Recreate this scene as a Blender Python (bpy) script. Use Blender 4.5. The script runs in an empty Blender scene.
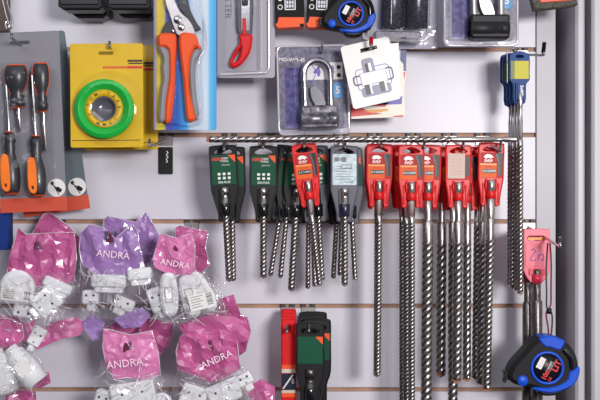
import bpy, bmesh, math, random
from mathutils import Vector, Matrix
from mathutils.geometry import tessellate_polygon, delaunay_2d_cdt
SC = bpy.context.scene
COL = SC.collection
K = 0.0012          # metres per unit at the wall plane (a unit is 1.2 mm)
CAMD = 1000.0       # camera distance in units
# ------------------------------------------------------------ camera, world, lights, exposure
cam = bpy.data.objects.new('camera', bpy.data.cameras.new('camera')); COL.objects.link(cam)
cam.location = (0, -CAMD*K, 0); cam.rotation_euler = (math.pi/2, 0, 0)
cam.data.sensor_width = 36; cam.data.lens = 36*CAMD/600.0
cam.data.clip_start = 0.05; SC.camera = cam
w = bpy.data.worlds.new('World'); SC.world = w; w.use_nodes = True
nt = w.node_tree; nt.nodes.clear()
wo = nt.nodes.new('ShaderNodeOutputWorld'); bg = nt.nodes.new('ShaderNodeBackground')
tc = nt.nodes.new('ShaderNodeTexCoord'); sx = nt.nodes.new('ShaderNodeSeparateXYZ'); cr = nt.nodes.new('ShaderNodeValToRGB')
mr = nt.nodes.new('ShaderNodeMapRange'); mr.inputs['From Min'].default_value = -1
nt.links.new(tc.outputs['Generated'], sx.inputs[0]); mx_ = nt.nodes.new('ShaderNodeMath'); mx_.operation = 'MULTIPLY_ADD'; mx_.inputs[1].default_value = 0.55
nt.links.new(sx.outputs['X'], mx_.inputs[0]); nt.links.new(sx.outputs['Z'], mx_.inputs[2]); nt.links.new(mx_.outputs[0], mr.inputs['Value'])
nt.links.new(mr.outputs[0], cr.inputs[0]); nt.links.new(cr.outputs[0], bg.inputs[0]); nt.links.new(bg.outputs[0], wo.inputs[0])
e = cr.color_ramp.elements; e[0].position = 0.3; e[0].color = (0.06, 0.05, 0.055, 1); e[1].position = 0.85; e[1].color = (1, 0.98, 1.0, 1)
el = cr.color_ramp.elements.new(0.52); el.color = (0.26, 0.25, 0.29, 1)
bg.inputs[1].default_value = 0.66

def area(name, loc, target, sx_, sy_, power, col):
    l = bpy.data.lights.new(name, 'AREA'); l.shape = 'RECTANGLE'; l.size = sx_; l.size_y = sy_; l.energy = power; l.color = col
    o = bpy.data.objects.new(name, l); COL.objects.link(o); o.location = loc
    o.rotation_euler = (Vector(target)-Vector(loc)).to_track_quat('-Z', 'Y').to_euler(); return o
area('ceiling_lamp_key', (0.54, -1.8, 0.19), (0.05, 0, 0.02), 0.36, 0.26, 25, (1.0, 0.965, 0.935))
area('fill_light', (-0.7, -2.0, 0.9), (0, 0, 0), 1.2, 0.5, 8.5, (0.93, 0.95, 1.0))  # soft fill added from the left to lift the shadows, not a shop lamp
SC.view_settings.view_transform = 'Standard'; SC.view_settings.look = 'None'
SC.view_settings.gamma = 1; SC.view_settings.use_curve_mapping = False; SC.view_settings.exposure = 0.0

# ------------------------------------------------------------ materials
def lin(c): 
    c /= 255.0
    return c/12.92 if c <= 0.04045 else ((c+0.055)/1.055)**2.4
MT = {}
def mat(name, rgb, rough=0.45, metal=0.0, spec=0.5, noise=0.0, nscale=60, bump=0.0, coat=0.0, rgb2=None):
    m = bpy.data.materials.new(name); m.use_nodes = True; n = m.node_tree; p = n.nodes['Principled BSDF']
    c = tuple(lin(x) for x in rgb)+(1,)
    p.inputs['Base Color'].default_value = c; p.inputs['Roughness'].default_value = rough; p.inputs['Metallic'].default_value = metal
    p.inputs['Specular IOR Level'].default_value = spec; p.inputs['Coat Weight'].default_value = coat; p.inputs['Coat Roughness'].default_value = 0.08
    if noise or bump or rgb2:
        t = n.nodes.new('ShaderNodeTexCoord'); nz = n.nodes.new('ShaderNodeTexNoise'); nz.inputs['Scale'].default_value = nscale; nz.inputs['Detail'].default_value = 5
        n.links.new(t.outputs['Object'], nz.inputs['Vector'])
        if noise or rgb2:
            r = n.nodes.new('ShaderNodeValToRGB'); n.links.new(nz.outputs['Fac'], r.inputs[0])
            c2 = tuple(lin(x) for x in rgb2)+(1,) if rgb2 else tuple(x*(1-noise) for x in c[:3])+(1,)
            r.color_ramp.elements[0].position = 0.38; r.color_ramp.elements[0].color = c2
            r.color_ramp.elements[1].position = 0.6; r.color_ramp.elements[1].color = c
            n.links.new(r.outputs[0], p.inputs['Base Color'])
        if bump:
            b = n.nodes.new('ShaderNodeBump'); b.inputs['Strength'].default_value = bump; b.inputs['Distance'].default_value = 0.001
            n.links.new(nz.outputs['Fac'], b.inputs['Height']); n.links.new(b.outputs[0], p.inputs['Normal'])
    MT[name] = m; return m
def film(name, rgb, opac=0.0, rough=0.06, gloss=0.25, bump=0.0, nscale=80):
    """thin clear plastic: transparent with a glossy fresnel coat (and a little tint body)"""
    m = bpy.data.materials.new(name); m.use_nodes = True; n = m.node_tree; n.nodes.clear()
    o = n.nodes.new('ShaderNodeOutputMaterial'); tr = n.nodes.new('ShaderNodeBsdfTransparent'); gl = n.nodes.new('ShaderNodeBsdfGlossy')
    df = n.nodes.new('ShaderNodeBsdfDiffuse'); m1 = n.nodes.new('ShaderNodeMixShader'); m2 = n.nodes.new('ShaderNodeMixShader')
    c = tuple(lin(x) for x in rgb)+(1,); df.inputs[0].default_value = c; tr.inputs[0].default_value = (0.99, 0.99, 0.995, 1)
    gl.inputs['Roughness'].default_value = rough
    m1.inputs[0].default_value = opac; n.links.new(tr.outputs[0], m1.inputs[1]); n.links.new(df.outputs[0], m1.inputs[2])
    fr = n.nodes.new('ShaderNodeFresnel'); gm = n.nodes.new('ShaderNodeNewGeometry'); io = n.nodes.new('ShaderNodeMath'); io.operation = 'MULTIPLY_ADD'; io.inputs[1].default_value = 1/1.33-1.33; io.inputs[2].default_value = 1.33
    n.links.new(gm.outputs['Backfacing'], io.inputs[0]); n.links.new(io.outputs[0], fr.inputs[0])
    ma = n.nodes.new('ShaderNodeMath'); ma.operation = 'MULTIPLY_ADD'; ma.inputs[1].default_value = 1.0; ma.inputs[2].default_value = gloss; ma.use_clamp = True
    n.links.new(fr.outputs[0], ma.inputs[0]); n.links.new(ma.outputs[0], m2.inputs[0])
    n.links.new(m1.outputs[0], m2.inputs[1]); n.links.new(gl.outputs[0], m2.inputs[2]); n.links.new(m2.outputs[0], o.inputs[0])
    if bump:
        t = n.nodes.new('ShaderNodeTexCoord'); nz = n.nodes.new('ShaderNodeTexNoise'); nz.inputs['Scale'].default_value = nscale; nz.inputs['Detail'].default_value = 3
        b = n.nodes.new('ShaderNodeBump'); b.inputs['Strength'].default_value = bump; b.inputs['Distance'].default_value = 0.002
        n.links.new(t.outputs['Object'], nz.inputs['Vector']); n.links.new(nz.outputs['Fac'], b.inputs['Height'])
        n.links.new(b.outputs[0], gl.inputs['Normal'])
    MT[name] = m; return m
def ramp_mat(name, axis, stops, lo, hi, rough=0.3, speck=None):
    """printed card whose inks run along one axis (object space, units)"""
    m = bpy.data.materials.new(name); m.use_nodes = True; n = m.node_tree; p = n.nodes['Principled BSDF']
    t = n.nodes.new('ShaderNodeTexCoord'); s = n.nodes.new('ShaderNodeSeparateXYZ'); r = n.nodes.new('ShaderNodeMapRange'); c = n.nodes.new('ShaderNodeValToRGB')
    n.links.new(t.outputs['Object'], s.inputs[0]); n.links.new(s.outputs[axis], r.inputs['Value'])
    r.inputs['From Min'].default_value = lo*K; r.inputs['From Max'].default_value = hi*K
    n.links.new(r.outputs[0], c.inputs[0])
    es = c.color_ramp.elements
    for i, (ps, rgb) in enumerate(stops):
        x = es[i] if i < 2 else es.new(ps)
        x.position = ps; x.color = tuple(lin(v) for v in rgb)+(1,)
    out = c.outputs[0]
    if speck:
        nz = n.nodes.new('ShaderNodeTexNoise'); nz.inputs['Scale'].default_value = speck[0]; nz.inputs['Detail'].default_value = 4
        n.links.new(t.outputs['Object'], nz.inputs['Vector']); r2 = n.nodes.new('ShaderNodeValToRGB'); n.links.new(nz.outputs['Fac'], r2.inputs[0])
        r2.color_ramp.elements[0].position = 0.45; r2.color_ramp.elements[1].position = 0.62
        mx = n.nodes.new('ShaderNodeMixRGB'); n.links.new(r2.outputs[0], mx.inputs[0]); n.links.new(out, mx.inputs[1])
        mx.inputs[2].default_value = tuple(lin(v) for v in speck[1])+(1,); out = mx.outputs[0]
    n.links.new(out, p.inputs['Base Color']); p.inputs['Roughness'].default_value = rough
    MT[name] = m; return m

mat('board', (214, 212, 224), 0.38, noise=0.03, nscale=12)
mat('groove', (176, 136, 112), 0.6, noise=0.2, nscale=40)
mat('edge_dark', (48, 44, 48), 0.5)
mat('post', (190, 187, 195), 0.4, noise=0.04, nscale=10)
mat('post_panel', (186, 183, 193), 0.4, noise=0.04, nscale=10)
mat('lock_black', (24, 22, 28), 0.42, spec=0.2); mat('matte_black', (20, 20, 23), 0.6, spec=0.15); mat('black', (17, 17, 20), 0.38, spec=0.35); mat('black_gloss', (22, 22, 26), 0.15); mat('rubber', (26, 26, 30), 0.55, spec=0.2, bump=0.2, nscale=700)
mat('black_hole', (14, 12, 14), 0.8)
mat('dark_grey', (24, 24, 28), 0.38, spec=0.25); mat('picture_grey', (138, 136, 160), 0.4); mat('grey_plastic', (88, 88, 100), 0.4, spec=0.3); mat('grip_grey', (138, 138, 144), 0.5)
mat('charcoal', (50, 50, 56), 0.32, noise=0.1, nscale=80)
mat('lock_grey', (124, 122, 132), 0.25, 0.25, rgb2=(66, 64, 72), nscale=120, bump=0.6); mat('steel', (182, 176, 175), 0.28, 0.95, noise=0.35, nscale=250)
mat('steel_dark', (120, 114, 114), 0.34, 0.9, noise=0.35, nscale=250)
mat('chrome', (205, 205, 210), 0.15, 1.0)
mat('recess_shade_brown', (96, 82, 80), 0.6); mat('recess_shade_grey', (128, 120, 122), 0.5); mat('flute', (62, 56, 55), 0.5, 0.6); mat('shank', (196, 192, 190), 0.3, 1.0, noise=0.15, nscale=120)
mat('carbide', (150, 96, 76), 0.4, 0.7, noise=0.4, nscale=600)
mat('galv', (150, 146, 150), 0.35, 0.8)
mat('red', (214, 24, 30), 0.36, spec=0.3, noise=0.06, nscale=80); mat('red_dark', (178, 18, 26), 0.45, spec=0.2); mat('crimson', (205, 46, 72), 0.3)
mat('pale_red', (226, 120, 136), 0.25); mat('pinkish', (222, 92, 116), 0.35)
mat('grip_orange', (246, 126, 40), 0.3); mat('orange', (236, 88, 36), 0.42, spec=0.3); mat('orange_label', (226, 92, 26), 0.45, spec=0.2); mat('orange_band', (200, 78, 56), 0.4)
mat('ochre', (226, 150, 50), 0.4)
mat('green_label', (6, 76, 52), 0.5, spec=0.2, noise=0.08, nscale=60); mat('green_tape', (24, 178, 66), 0.28)
mat('yellow', (216, 176, 10), 0.4, noise=0.05, nscale=40); mat('yellow2', (190, 180, 14), 0.5); mat('olive', (92, 112, 34), 0.45)
mat('yellow_dark', (204, 168, 20), 0.4)
mat('blue', (8, 76, 200), 0.4, spec=0.35); mat('blue_dark', (12, 46, 122), 0.35); mat('blue_badge', (60, 150, 214), 0.3); mat('blue_holder', (8, 60, 124), 0.5, spec=0.3)
mat('navy', (28, 34, 54), 0.3); mat('blue_bit', (36, 44, 110), 0.4)
mat('white', (226, 225, 224), 0.35); mat('pale_print', (246, 214, 234), 0.3); mat('ivory', (236, 232, 222), 0.4); mat('white_glossy', (226, 228, 232), 0.18, noise=0.03, nscale=50)
mat('label_pale', (196, 214, 220), 0.25, rgb2=(168, 186, 196), nscale=160); mat('label_cream', (206, 186, 174), 0.5, spec=0.2)
mat('red_ink', (206, 40, 44), 0.4); mat('purple_ink', (92, 78, 176), 0.4); mat('grey_ink', (96, 96, 104), 0.4); mat('dark_ink', (52, 44, 30), 0.5)
mat('print_grey', (212, 212, 224), 0.35)
mat('print_black', (88, 86, 106), 0.3, rgb2=(120, 116, 142), nscale=220); mat('cylinder', (52, 50, 62), 0.25, 0.5, rgb2=(84, 82, 96), nscale=400); mat('navy_clip', (34, 34, 58), 0.25)
mat('print_purple', (142, 134, 206), 0.3, rgb2=(98, 92, 170), nscale=160)
mat('card_grey', (128, 127, 136), 0.32); mat('card_teal', (96, 108, 116), 0.3)
mat('card_lav', (176, 174, 186), 0.35); mat('cutter_card', (160, 158, 170), 0.35)
mat('pink_film', (190, 92, 148), 0.25, noise=0.15, nscale=25, coat=0.5); mat('pink_film_light', (212, 124, 176), 0.25, noise=0.12, nscale=25, coat=0.5)
mat('violet_film', (158, 120, 182), 0.25, noise=0.15, nscale=25, coat=0.5); mat('violet_light', (164, 132, 194), 0.22, noise=0.1, nscale=25, coat=0.4)
mat('magenta_dark', (96, 20, 56), 0.4)
mat('brown_wood', (92, 74, 66), 0.6, noise=0.3, nscale=90)
mat('speckled', (92, 88, 78), 0.7, rgb2=(40, 38, 34), nscale=700, bump=0.4)
mat('cord_red', (120, 30, 44), 0.7); mat('pouch_orange', (236, 84, 52), 0.35)
film('blister', (235, 236, 245), 0.0, 0.07, 0.0, 0.25, 40)
film('tray', (214, 214, 232), 0.42, 0.10, 0.05, 0.5, 60)
film('bag', (246, 236, 246), 0.03, 0.1, 0.06, 0.5, 130)
film('bag_edge_glint', (245, 240, 248), 0.5, 0.1, 0.2)
ramp_mat('pruner_card', 'X', [(0.0, (96, 104, 190)), (1.0, (60, 150, 214)), (0.07, (214, 190, 40)), (0.17, (206, 186, 50)), (0.2, (84, 74, 176)), (0.38, (30, 96, 190)), (0.52, (60, 160, 226)), (0.6, (186, 204, 226)), (0.85, (196, 212, 230)), (0.9, (90, 180, 226))], -31, 32)

# ------------------------------------------------------------ mesh builder (units: u right, v down, w towards the viewer)
def V3(u, v, w): return Vector((u*K, -w*K, -v*K))
def rrect(u0, v0, u1, v1, r, n=4):
    o = []
    for cx, cy, a0 in ((u1-r, v0+r, -90), (u1-r, v1-r, 0), (u0+r, v1-r, 90), (u0+r, v0+r, 180)):
        for i in range(n+1):
            a = math.radians(a0+90*i/n); o.append((cx+r*math.cos(a), cy+r*math.sin(a)))
    return o
def ell(cu, cv, ru, rv=None, n=28, a0=0, a1=360):
    rv = rv or ru; m = n if a1-a0 == 360 else n+1
    return [(cu+ru*math.cos(math.radians(a0+(a1-a0)*i/n)), cv+rv*math.sin(math.radians(a0+(a1-a0)*i/n))) for i in range(m)]
def smooth(pts, n=5, closed=True):
    o = []; N = len(pts); rng = range(N) if closed else range(N-1)
    for i in rng:
        if closed: p0, p1, p2, p3 = pts[i-1], pts[i], pts[(i+1) % N], pts[(i+2) % N]
        else: p0, p1, p2, p3 = pts[max(i-1, 0)], pts[i], pts[i+1], pts[min(i+2, N-1)]
        for j in range(n):
            t = j/n
            o.append(tuple(0.5*(2*b+(c-a)*t+(2*a-5*b+4*c-d)*t*t+(3*b-a-3*c+d)*t**3) for a, b, c, d in zip(p0, p1, p2, p3)))
    if not closed: o.append(tuple(pts[-1]))
    return o
def inset(pts, b):
    N = len(pts); ar = sum(pts[i-1][0]*pts[i][1]-pts[i][0]*pts[i-1][1] for i in range(N)); s = 1 if ar > 0 else -1; o = []
    for i in range(N):
        ax, ay = pts[i-1]; bx, by = pts[i]; cx, cy = pts[(i+1) % N]
        e1 = Vector((bx-ax, by-ay)); e2 = Vector((cx-bx, cy-by))
        if e1.length < 1e-6: e1 = e2
        if e2.length < 1e-6: e2 = e1
        e1.normalize(); e2.normalize(); n1 = Vector((-e1.y, e1.x)); n2 = Vector((-e2.y, e2.x)); n = n1+n2
        if n.length < 1e-6: n = n1
        n.normalize(); k = b/max(0.5, n.dot(n1)); o.append((bx+s*n.x*k, by+s*n.y*k))
    return o
class MB:
    def __init__(self, m='white'):
        self.bm = bmesh.new(); self.mats = []; self.tr = None; self.use(m)
    def use(self, m):
        if m not in self.mats: self.mats.append(m)
        self.cur = self.mats.index(m); return self
    def at(self, cu=0, cv=0, cw=0, ang=0, s=1.0):
        self.tr = (cu, cv, cw, math.radians(ang), s); return self
    def P(self, p):
        u, v, w = p
        if self.tr:
            cu, cv, cw, a, s = self.tr; u, v, w = u*s, v*s, w*s
            u, v = cu+u*math.cos(a)-v*math.sin(a), cv+u*math.sin(a)+v*math.cos(a); w += cw
        return V3(u, v, w)
    def add(self, vs, fs, sm=False):
        b = [self.bm.verts.new(self.P(p)) for p in vs]
        for f in fs:
            if len(set(f)) < 3: continue
            try: q = self.bm.faces.new([b[i] for i in f])
            except ValueError: continue
            q.material_index = self.cur; q.smooth = sm
        return self
    def plate(self, out, w0, w1, b=0.0, holes=()):
        loops = [list(out)]+[list(h) for h in holes]
        fr = [inset(l, b if i == 0 else -b) if b else l for i, l in enumerate(loops)]
        vs = []; fs = []
        for l, f in zip(loops, fr):
            n = len(l); o = len(vs)
            vs += [(u, v, w0) for u, v in l]+[(u, v, w1-b) for u, v in l]+([(u, v, w1) for u, v in f] if b else [])
            for i in range(n):
                j = (i+1) % n
                fs.append((o+i, o+j, o+n+j, o+n+i))
                if b: fs.append((o+n+i, o+n+j, o+2*n+j, o+2*n+i))
        def cap(ls, ww, flip):
            tri = tessellate_polygon([[Vector((u, v, 0)) for u, v in l] for l in ls])
            o = len(vs); 
            for l in ls: vs.extend((u, v, ww) for u, v in l)
            for t in tri: fs.append(tuple(o+i for i in t))
        cap(fr, w1, False); cap(loops, w0, True)
        return self.add(vs, fs)
    def box(self, u0, v0, w0, u1, v1, w1, r=0.0, b=0.0):
        return self.plate(rrect(u0, v0, u1, v1, r) if r else [(u0, v0), (u1, v0), (u1, v1), (u0, v1)], w0, w1, b)
    def tube(self, pts, r, seg=8, sm=True, closed=False):
        pts = [Vector(p) for p in pts]; n = len(pts); rs = r if isinstance(r, (list, tuple)) else [r]*n; vs = []; fs = []
        ref = None
        for i, p in enumerate(pts):
            if closed: t = pts[(i+1) % n]-pts[i-1]
            else: t = pts[min(i+1, n-1)]-pts[max(i-1, 0)]
            t.normalize()
            if ref is None: ref = t.orthogonal().normalized()
            ref = (ref-t*ref.dot(t)).normalized(); bn = t.cross(ref)
            for k in range(seg):
                a = 2*math.pi*k/seg; vs.append(tuple(p+(ref*math.cos(a)+bn*math.sin(a))*rs[i]))
        for i in range(n if closed else n-1):
            for k in range(seg):
                a, b = i*seg, ((i+1) % n)*seg
                fs.append((a+k, a+(k+1) % seg, b+(k+1) % seg, b+k))
        self.add(vs, fs, sm)
        if not closed:
            self.add(vs[:seg], [tuple(range(seg))]); self.add(vs[-seg:], [tuple(range(seg))])
        return self
    def lathe(self, prof, c=(0, 0, 0), axis='v', seg=20, flat=1.0):
        vs = []; fs = []
        for t, r in prof:
            for k in range(seg):
                a = 2*math.pi*k/seg; x, y = r*math.cos(a), r*math.sin(a)*flat
                if axis == 'v': vs.append((c[0]+x, c[1]+t, c[2]+y))
                elif axis == 'w': vs.append((c[0]+x, c[1]+y, c[2]+t))
                else: vs.append((c[0]+t, c[1]+x, c[2]+y))
        for i in range(len(prof)-1):
            for k in range(seg):
                fs.append((i*seg+k, i*seg+(k+1) % seg, (i+1)*seg+(k+1) % seg, (i+1)*seg+k))
        return self.add(vs, fs, True)
    def spiral(self, c, length, R, pitch, du=0.0, axis='v', lobes=4, tipr=0.9, seg=24, ph=0.0, cut=0.24):
        """twisted drill flutes along +v (or +u)"""
        pitch *= 2; steps = max(8, int(length/pitch*20)); vs = []; fs = []
        for i in range(steps+1):
            t = length*i/steps; rr = R if t < length-R*0.5 else R*(1-(1-tipr)*(t-(length-R*0.5))/(R*0.5))
            for k in range(seg):
                a = 2*math.pi*k/seg; phi = 2*math.pi*t/pitch+ph
                r = rr*(1-cut*abs(math.sin((a-phi)*lobes/2))**4)
                x, y = r*math.cos(a), r*math.sin(a)
                vs.append((c[0]+x+du*t, c[1]+t, c[2]+y) if axis == 'v' else (c[0]+t, c[1]+x, c[2]+y))
        gs = []
        for i in range(steps):
            for k in range(seg):
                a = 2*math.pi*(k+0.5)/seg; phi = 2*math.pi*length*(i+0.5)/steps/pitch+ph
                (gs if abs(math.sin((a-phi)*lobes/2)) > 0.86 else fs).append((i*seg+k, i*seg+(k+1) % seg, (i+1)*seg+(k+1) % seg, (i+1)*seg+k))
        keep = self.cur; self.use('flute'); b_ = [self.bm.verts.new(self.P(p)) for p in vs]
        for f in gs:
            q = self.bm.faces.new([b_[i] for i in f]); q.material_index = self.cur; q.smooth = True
        self.cur = keep
        fs.append(tuple(range(seg))); fs.append(tuple(steps*seg+k for k in range(seg)))
        return self.add(vs, fs, True)
    def text(self, s, u, v, size, w, ang=0, bold=0.02, cx=True):
        c = bpy.data.curves.new('lettering', 'FONT'); c.body = s; c.size = size; c.offset = bold*size; c.align_x = 'CENTER' if cx else 'LEFT'; c.align_y = 'CENTER'
        c.resolution_u = 2; c.extrude = 0.0
        o = bpy.data.objects.new('lettering', c); me = o.to_mesh()
        a = math.radians(ang); ca, sa = math.cos(a), math.sin(a); vs = []
        for q in me.vertices:
            x, y = q.co.x, -q.co.y; vs.append((u+x*ca-y*sa, v+x*sa+y*ca, w))
        self.add(vs, [tuple(p.vertices) for p in me.polygons]); o.to_mesh_clear()
        bpy.data.objects.remove(o); bpy.data.curves.remove(c); return self
    def crumple(self, out, n, amp, seed, bulge=0.0, w0=0.0, tilt=0.0, hole=None, jit=0.16):
        rnd = random.Random(seed); us = [p[0] for p in out]; vv = [p[1] for p in out]
        u0, u1, v0, v1 = min(us), max(us), min(vv), max(vv)
        def inside(x, y):
            c = False; N = len(out)
            for i in range(N):
                (ax, ay), (bx, by) = out[i-1], out[i]
                if (ay > y) != (by > y) and x < (bx-ax)*(y-ay)/(by-ay)+ax: c = not c
            return c
        pts = []; B = []
        for i in range(len(out)):
            (ax, ay), (bx, by) = out[i], out[(i+1) % len(out)]; L = math.hypot(bx-ax, by-ay); m = max(1, int(L/9))
            for j in range(m): B.append((ax+(bx-ax)*j/m, ay+(by-ay)*j/m))
        tries = 0
        while len(pts) < n and tries < n*40:
            tries += 1; x, y = rnd.uniform(u0, u1), rnd.uniform(v0, v1)
            if inside(x, y) and all((x-a)**2+(y-b)**2 > (0.35*(u1-u0)*(v1-v0)/n) for a, b in pts+B): pts.append((x, y))
        allp = [Vector(p) for p in B+pts]; nb = len(B)
        r = delaunay_2d_cdt(allp, [(i, (i+1) % nb) for i in range(nb)], [], 1, 1e-4)
        cu, cv = (u0+u1)/2, (v0+v1)/2; hs = []; folds = []
        for k in range(6):
            a = rnd.uniform(0, math.pi); folds.append((math.cos(a), math.sin(a), rnd.uniform(0, 40), rnd.uniform(14, 46), rnd.uniform(0.2, 0.5)))
        for p in r[0]:
            d = min(1.0, max(0.0, 1-max(abs((p.x-cu)/(u1-u0+1e-6)*2), abs((p.y-cv)/(v1-v0+1e-6)*2))**2))
            hv = 0
            for (nx, ny, c_, per, am) in folds:
                q = ((p.x*nx+p.y*ny+c_)/per) % 1.0; hv += am*(abs(q-0.5)*4-1)
            hs.append((p.x, p.y, w0+hv*amp+rnd.uniform(-1, 1)*amp*jit+bulge*math.sqrt(d)+tilt*(p.y-v0)))
        fs = [f for f in r[2]]
        if hole:
            fs = [f for f in fs if math.hypot(sum(r[0][i].x for i in f)/3-hole[0], sum(r[0][i].y for i in f)/3-hole[1]) > hole[2]]
        self.add(hs, fs, False); self.last_edge = [(p[0], p[1], w0) for p in B]
        return self
    def build(self, name, parent=None, label=None, kind=None):
        me = bpy.data.meshes.new(name); bmesh.ops.recalc_face_normals(self.bm, faces=self.bm.faces)
        self.bm.to_mesh(me); self.bm.free()
        for m in self.mats: me.materials.append(MT[m])
        o = bpy.data.objects.new(name, me); COL.objects.link(o)
        if parent: o.parent = parent
        if label: o['label'] = label
        if kind: o['kind'] = kind
        return o
def fac(d): return 1-d/CAMD
def place(o, px, py, d, rot=0, s=1.0):
    f = fac(d); o.location = ((px-300)*f*K, -d*K, (200-py)*f*K); o.rotation_euler = (0, math.radians(rot), 0); o.scale = (f*s,)*3
def thing(name, label, cat, px, py, d, rot=0, group=None, s=1.0):
    o = bpy.data.objects.new(name, None); COL.objects.link(o); o.empty_display_size = 0.01
    place(o, px, py, d, rot, s); o['label'] = label; o['category'] = cat
    if group: o['group'] = group
    return o
def dup(root, label, px, py, d, rot=0, s=1.0, skip=()):
    def cp(o, par):
        c = o.copy(); COL.objects.link(c)
        if par: c.parent = par
        for ch in o.children:
            if ch.name.split('.')[0] not in skip: cp(ch, c)
        return c
    r = cp(root, None); place(r, px, py, d, rot, s); r['label'] = label; return r

# ------------------------------------------------------------ structure
GY = [-36, 49.5, 135, 221.5, 306, 389.5, 474]
def struct(name, b, px=300, py=200, d=0):
    o = b.build(name, None, kind='structure'); place(o, px, py, d); return o
L0, L1 = -420, 235.5
b = MB('board'); edges = [-170]+[g for g in GY]+[560]
for i in range(len(edges)-1):
    a = edges[i]+(2.1 if i else 0)-200; c = edges[i+1]-(2.1 if i < len(edges)-2 else 0)-200
    b.box(L0, a, -14, L1, c, 0, 0, 0.4)
b.use('groove')
for g in GY:
    b.box(L0, g-200-2.6, -14, L1, g-200+2.6, -4.0)
b.use('edge_dark').box(L1, -370, -14, L1+1.3, 360, -0.3)
struct('wall_back', b)
struct('trim_1', MB('post_panel').box(237, -370, -64, 257, 360, -6))
struct('trim_6', MB('recess_shade_brown').box(250, -370, -70, 300, 360, -64))  # dark brown stands in for the shade deep in the recess
b = MB('post')
b.box(266.5, -370, -64, 275.5, 360, 34, 0, 2.5); struct('trim_2', b)
struct('trim_3', MB('recess_shade_grey').box(275.5, -370, -64, 284.5, 360, -40))  # shade of this recess is put into the darker grey
struct('trim_4', MB('post').box(284.5, -370, -34, 298, 360, 26, 0, 2.5))
struct('trim_5', MB('post_panel').box(298, -370, -14, 420, 360, 8))

# ------------------------------------------------------------ hooks
def hook(px, py, d, label, plate='galv', base=None, wire='galv', tip=6, gy=None, cap=None, pw=7, ph=7):
    """px,py: where the wire's end is seen; d: how far it reaches"""
    f = fac(d); bx, by = base if base else (300+(px-300)*f, (gy or min(GY, key=lambda g: abs(g-py)))+5)
    o = thing('display_hook', label, 'hook', bx, by, 0, group='metal hooks in the slatwall grooves')
    U = lambda x, y, dd: (300+(x-300)*fac(dd)-bx, 200+(y-200)*fac(dd)-by, dd)
    b = MB(plate); gyy = min(GY, key=lambda g: abs(g-by))-by
    b.box(-pw, gyy+1.0, 0.3, pw, gyy+ph+3.5, 2.2, 0.8, 0.3)
    b.use('edge_dark').box(-pw, gyy-2, -3.8, -pw+4.5, gyy+2, 1.2).box(pw-4.5, gyy-2, -3.8, pw, gyy+2, 1.2)
    b.build('back_plate', o)
    e_ = Vector(U(px, py, d)); s_ = Vector((0, gyy+ph*0.5+2, 2)); m = s_.lerp(e_, 0.5)
    pts = [s_, m, e_]+[e_+Vector((0, -tip*q, tip*0.5*q)) for q in (0.4, 1.0)]
    MB(wire).tube(smooth(pts, 6, False), 1.25, 8).build('wire', o)
    if cap:
        MB(cap).tube([tuple(e_+Vector((0, -tip*q, tip*0.5*q))) for q in (0.2, 1.2)], 1.9, 8).build('end_cap', o)
    return o
hook(500, 151, 88, 'metal hook through the rightmost red drill holder on the long row', tip=9)
hook(463, 147, 82, 'metal hook behind the horizontal drill bit holding the pale labelled red holder')
hook(424, 148, 84, 'metal hook holding the pair of overlapping red holders')
hook(381, 147, 70, 'metal hook holding the separate red holder right of the grey one')
hook(345, 148, 75, 'metal hook holding the grey drill holder with the pale label')
hook(304, 147, 86, 'metal hook holding the tilted red holder over green ones')
hook(263, 148, 75, 'metal hook holding the narrow green labelled holder')
hook(224, 150, 80, 'metal hook holding the leftmost green labelled holders')
hook(287, 332, 70, 'metal hook holding the narrow red pack at the bottom', gy=306)
hook(309, 331, 75, 'metal hook holding the green labelled holders at the bottom', gy=306)
hook(559, 246, 112, 'long metal hook pointing right from the pink hand-marked holder', base=(528, 224), tip=8, wire='chrome')
hook(543, 55, 70, 'thin hook with a black end above the blue and yellow holder', base=(521, 52), tip=9, cap='black')
hook(181, 243, 75, 'grey hook above the pink socket bags in the middle', base=(192, 223))
hook(150, 146, 120, 'hook pointing left beneath the yellow tape card', base=(166, 141))
hook(110, 47, 72, 'metal hook through the top of the yellow tape card', base=(116, 48), tip=5)
hook(322, 52, 60, 'metal hook at the top of the silver padlock blister', base=(318, 50), tip=6)
hook(12, 38, 90, 'bent metal hook holding the grey screwdriver card', base=(34, 48), tip=4)
hook(371, 47, 92, 'red ended hook through the white latch card', base=(366, 49), tip=7, cap='red_dark')
hook(39, 248, 80, 'hook through the pink bag at the left', base=(58, 223))
hook(108, 238, 80, 'hook through the violet socket bag', base=(122, 223))
hook(131, 348, 92, 'hook through the lower middle pink bag', base=(146, 308))
hook(211, 346, 92, 'hook through the lower right pink bag', base=(217, 308))

# black bracket plate below the yellow card
o = thing('hanger_plate', 'black plastic hanger plate with a painted white reflection below the pruner card', 'hanger', 165.5, 147, 4)
b = MB('black').box(-7, 0, -3.5, 7, 27, -0.5, 1, 0.5, ); b.build('plate', o)
b = MB('white'); 
b.tube(smooth([(1, 4, 0), (2.4, 6, 0), (0.8, 8, 0), (2.4, 10, 0), (0.8, 12, 0), (1.8, 14.5, 0), (0.5, 15.5, 0)], 4, False), 0.6, 6).build('painted_reflection', o)  # white squiggle drawn for the reflection on the black plate

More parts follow.
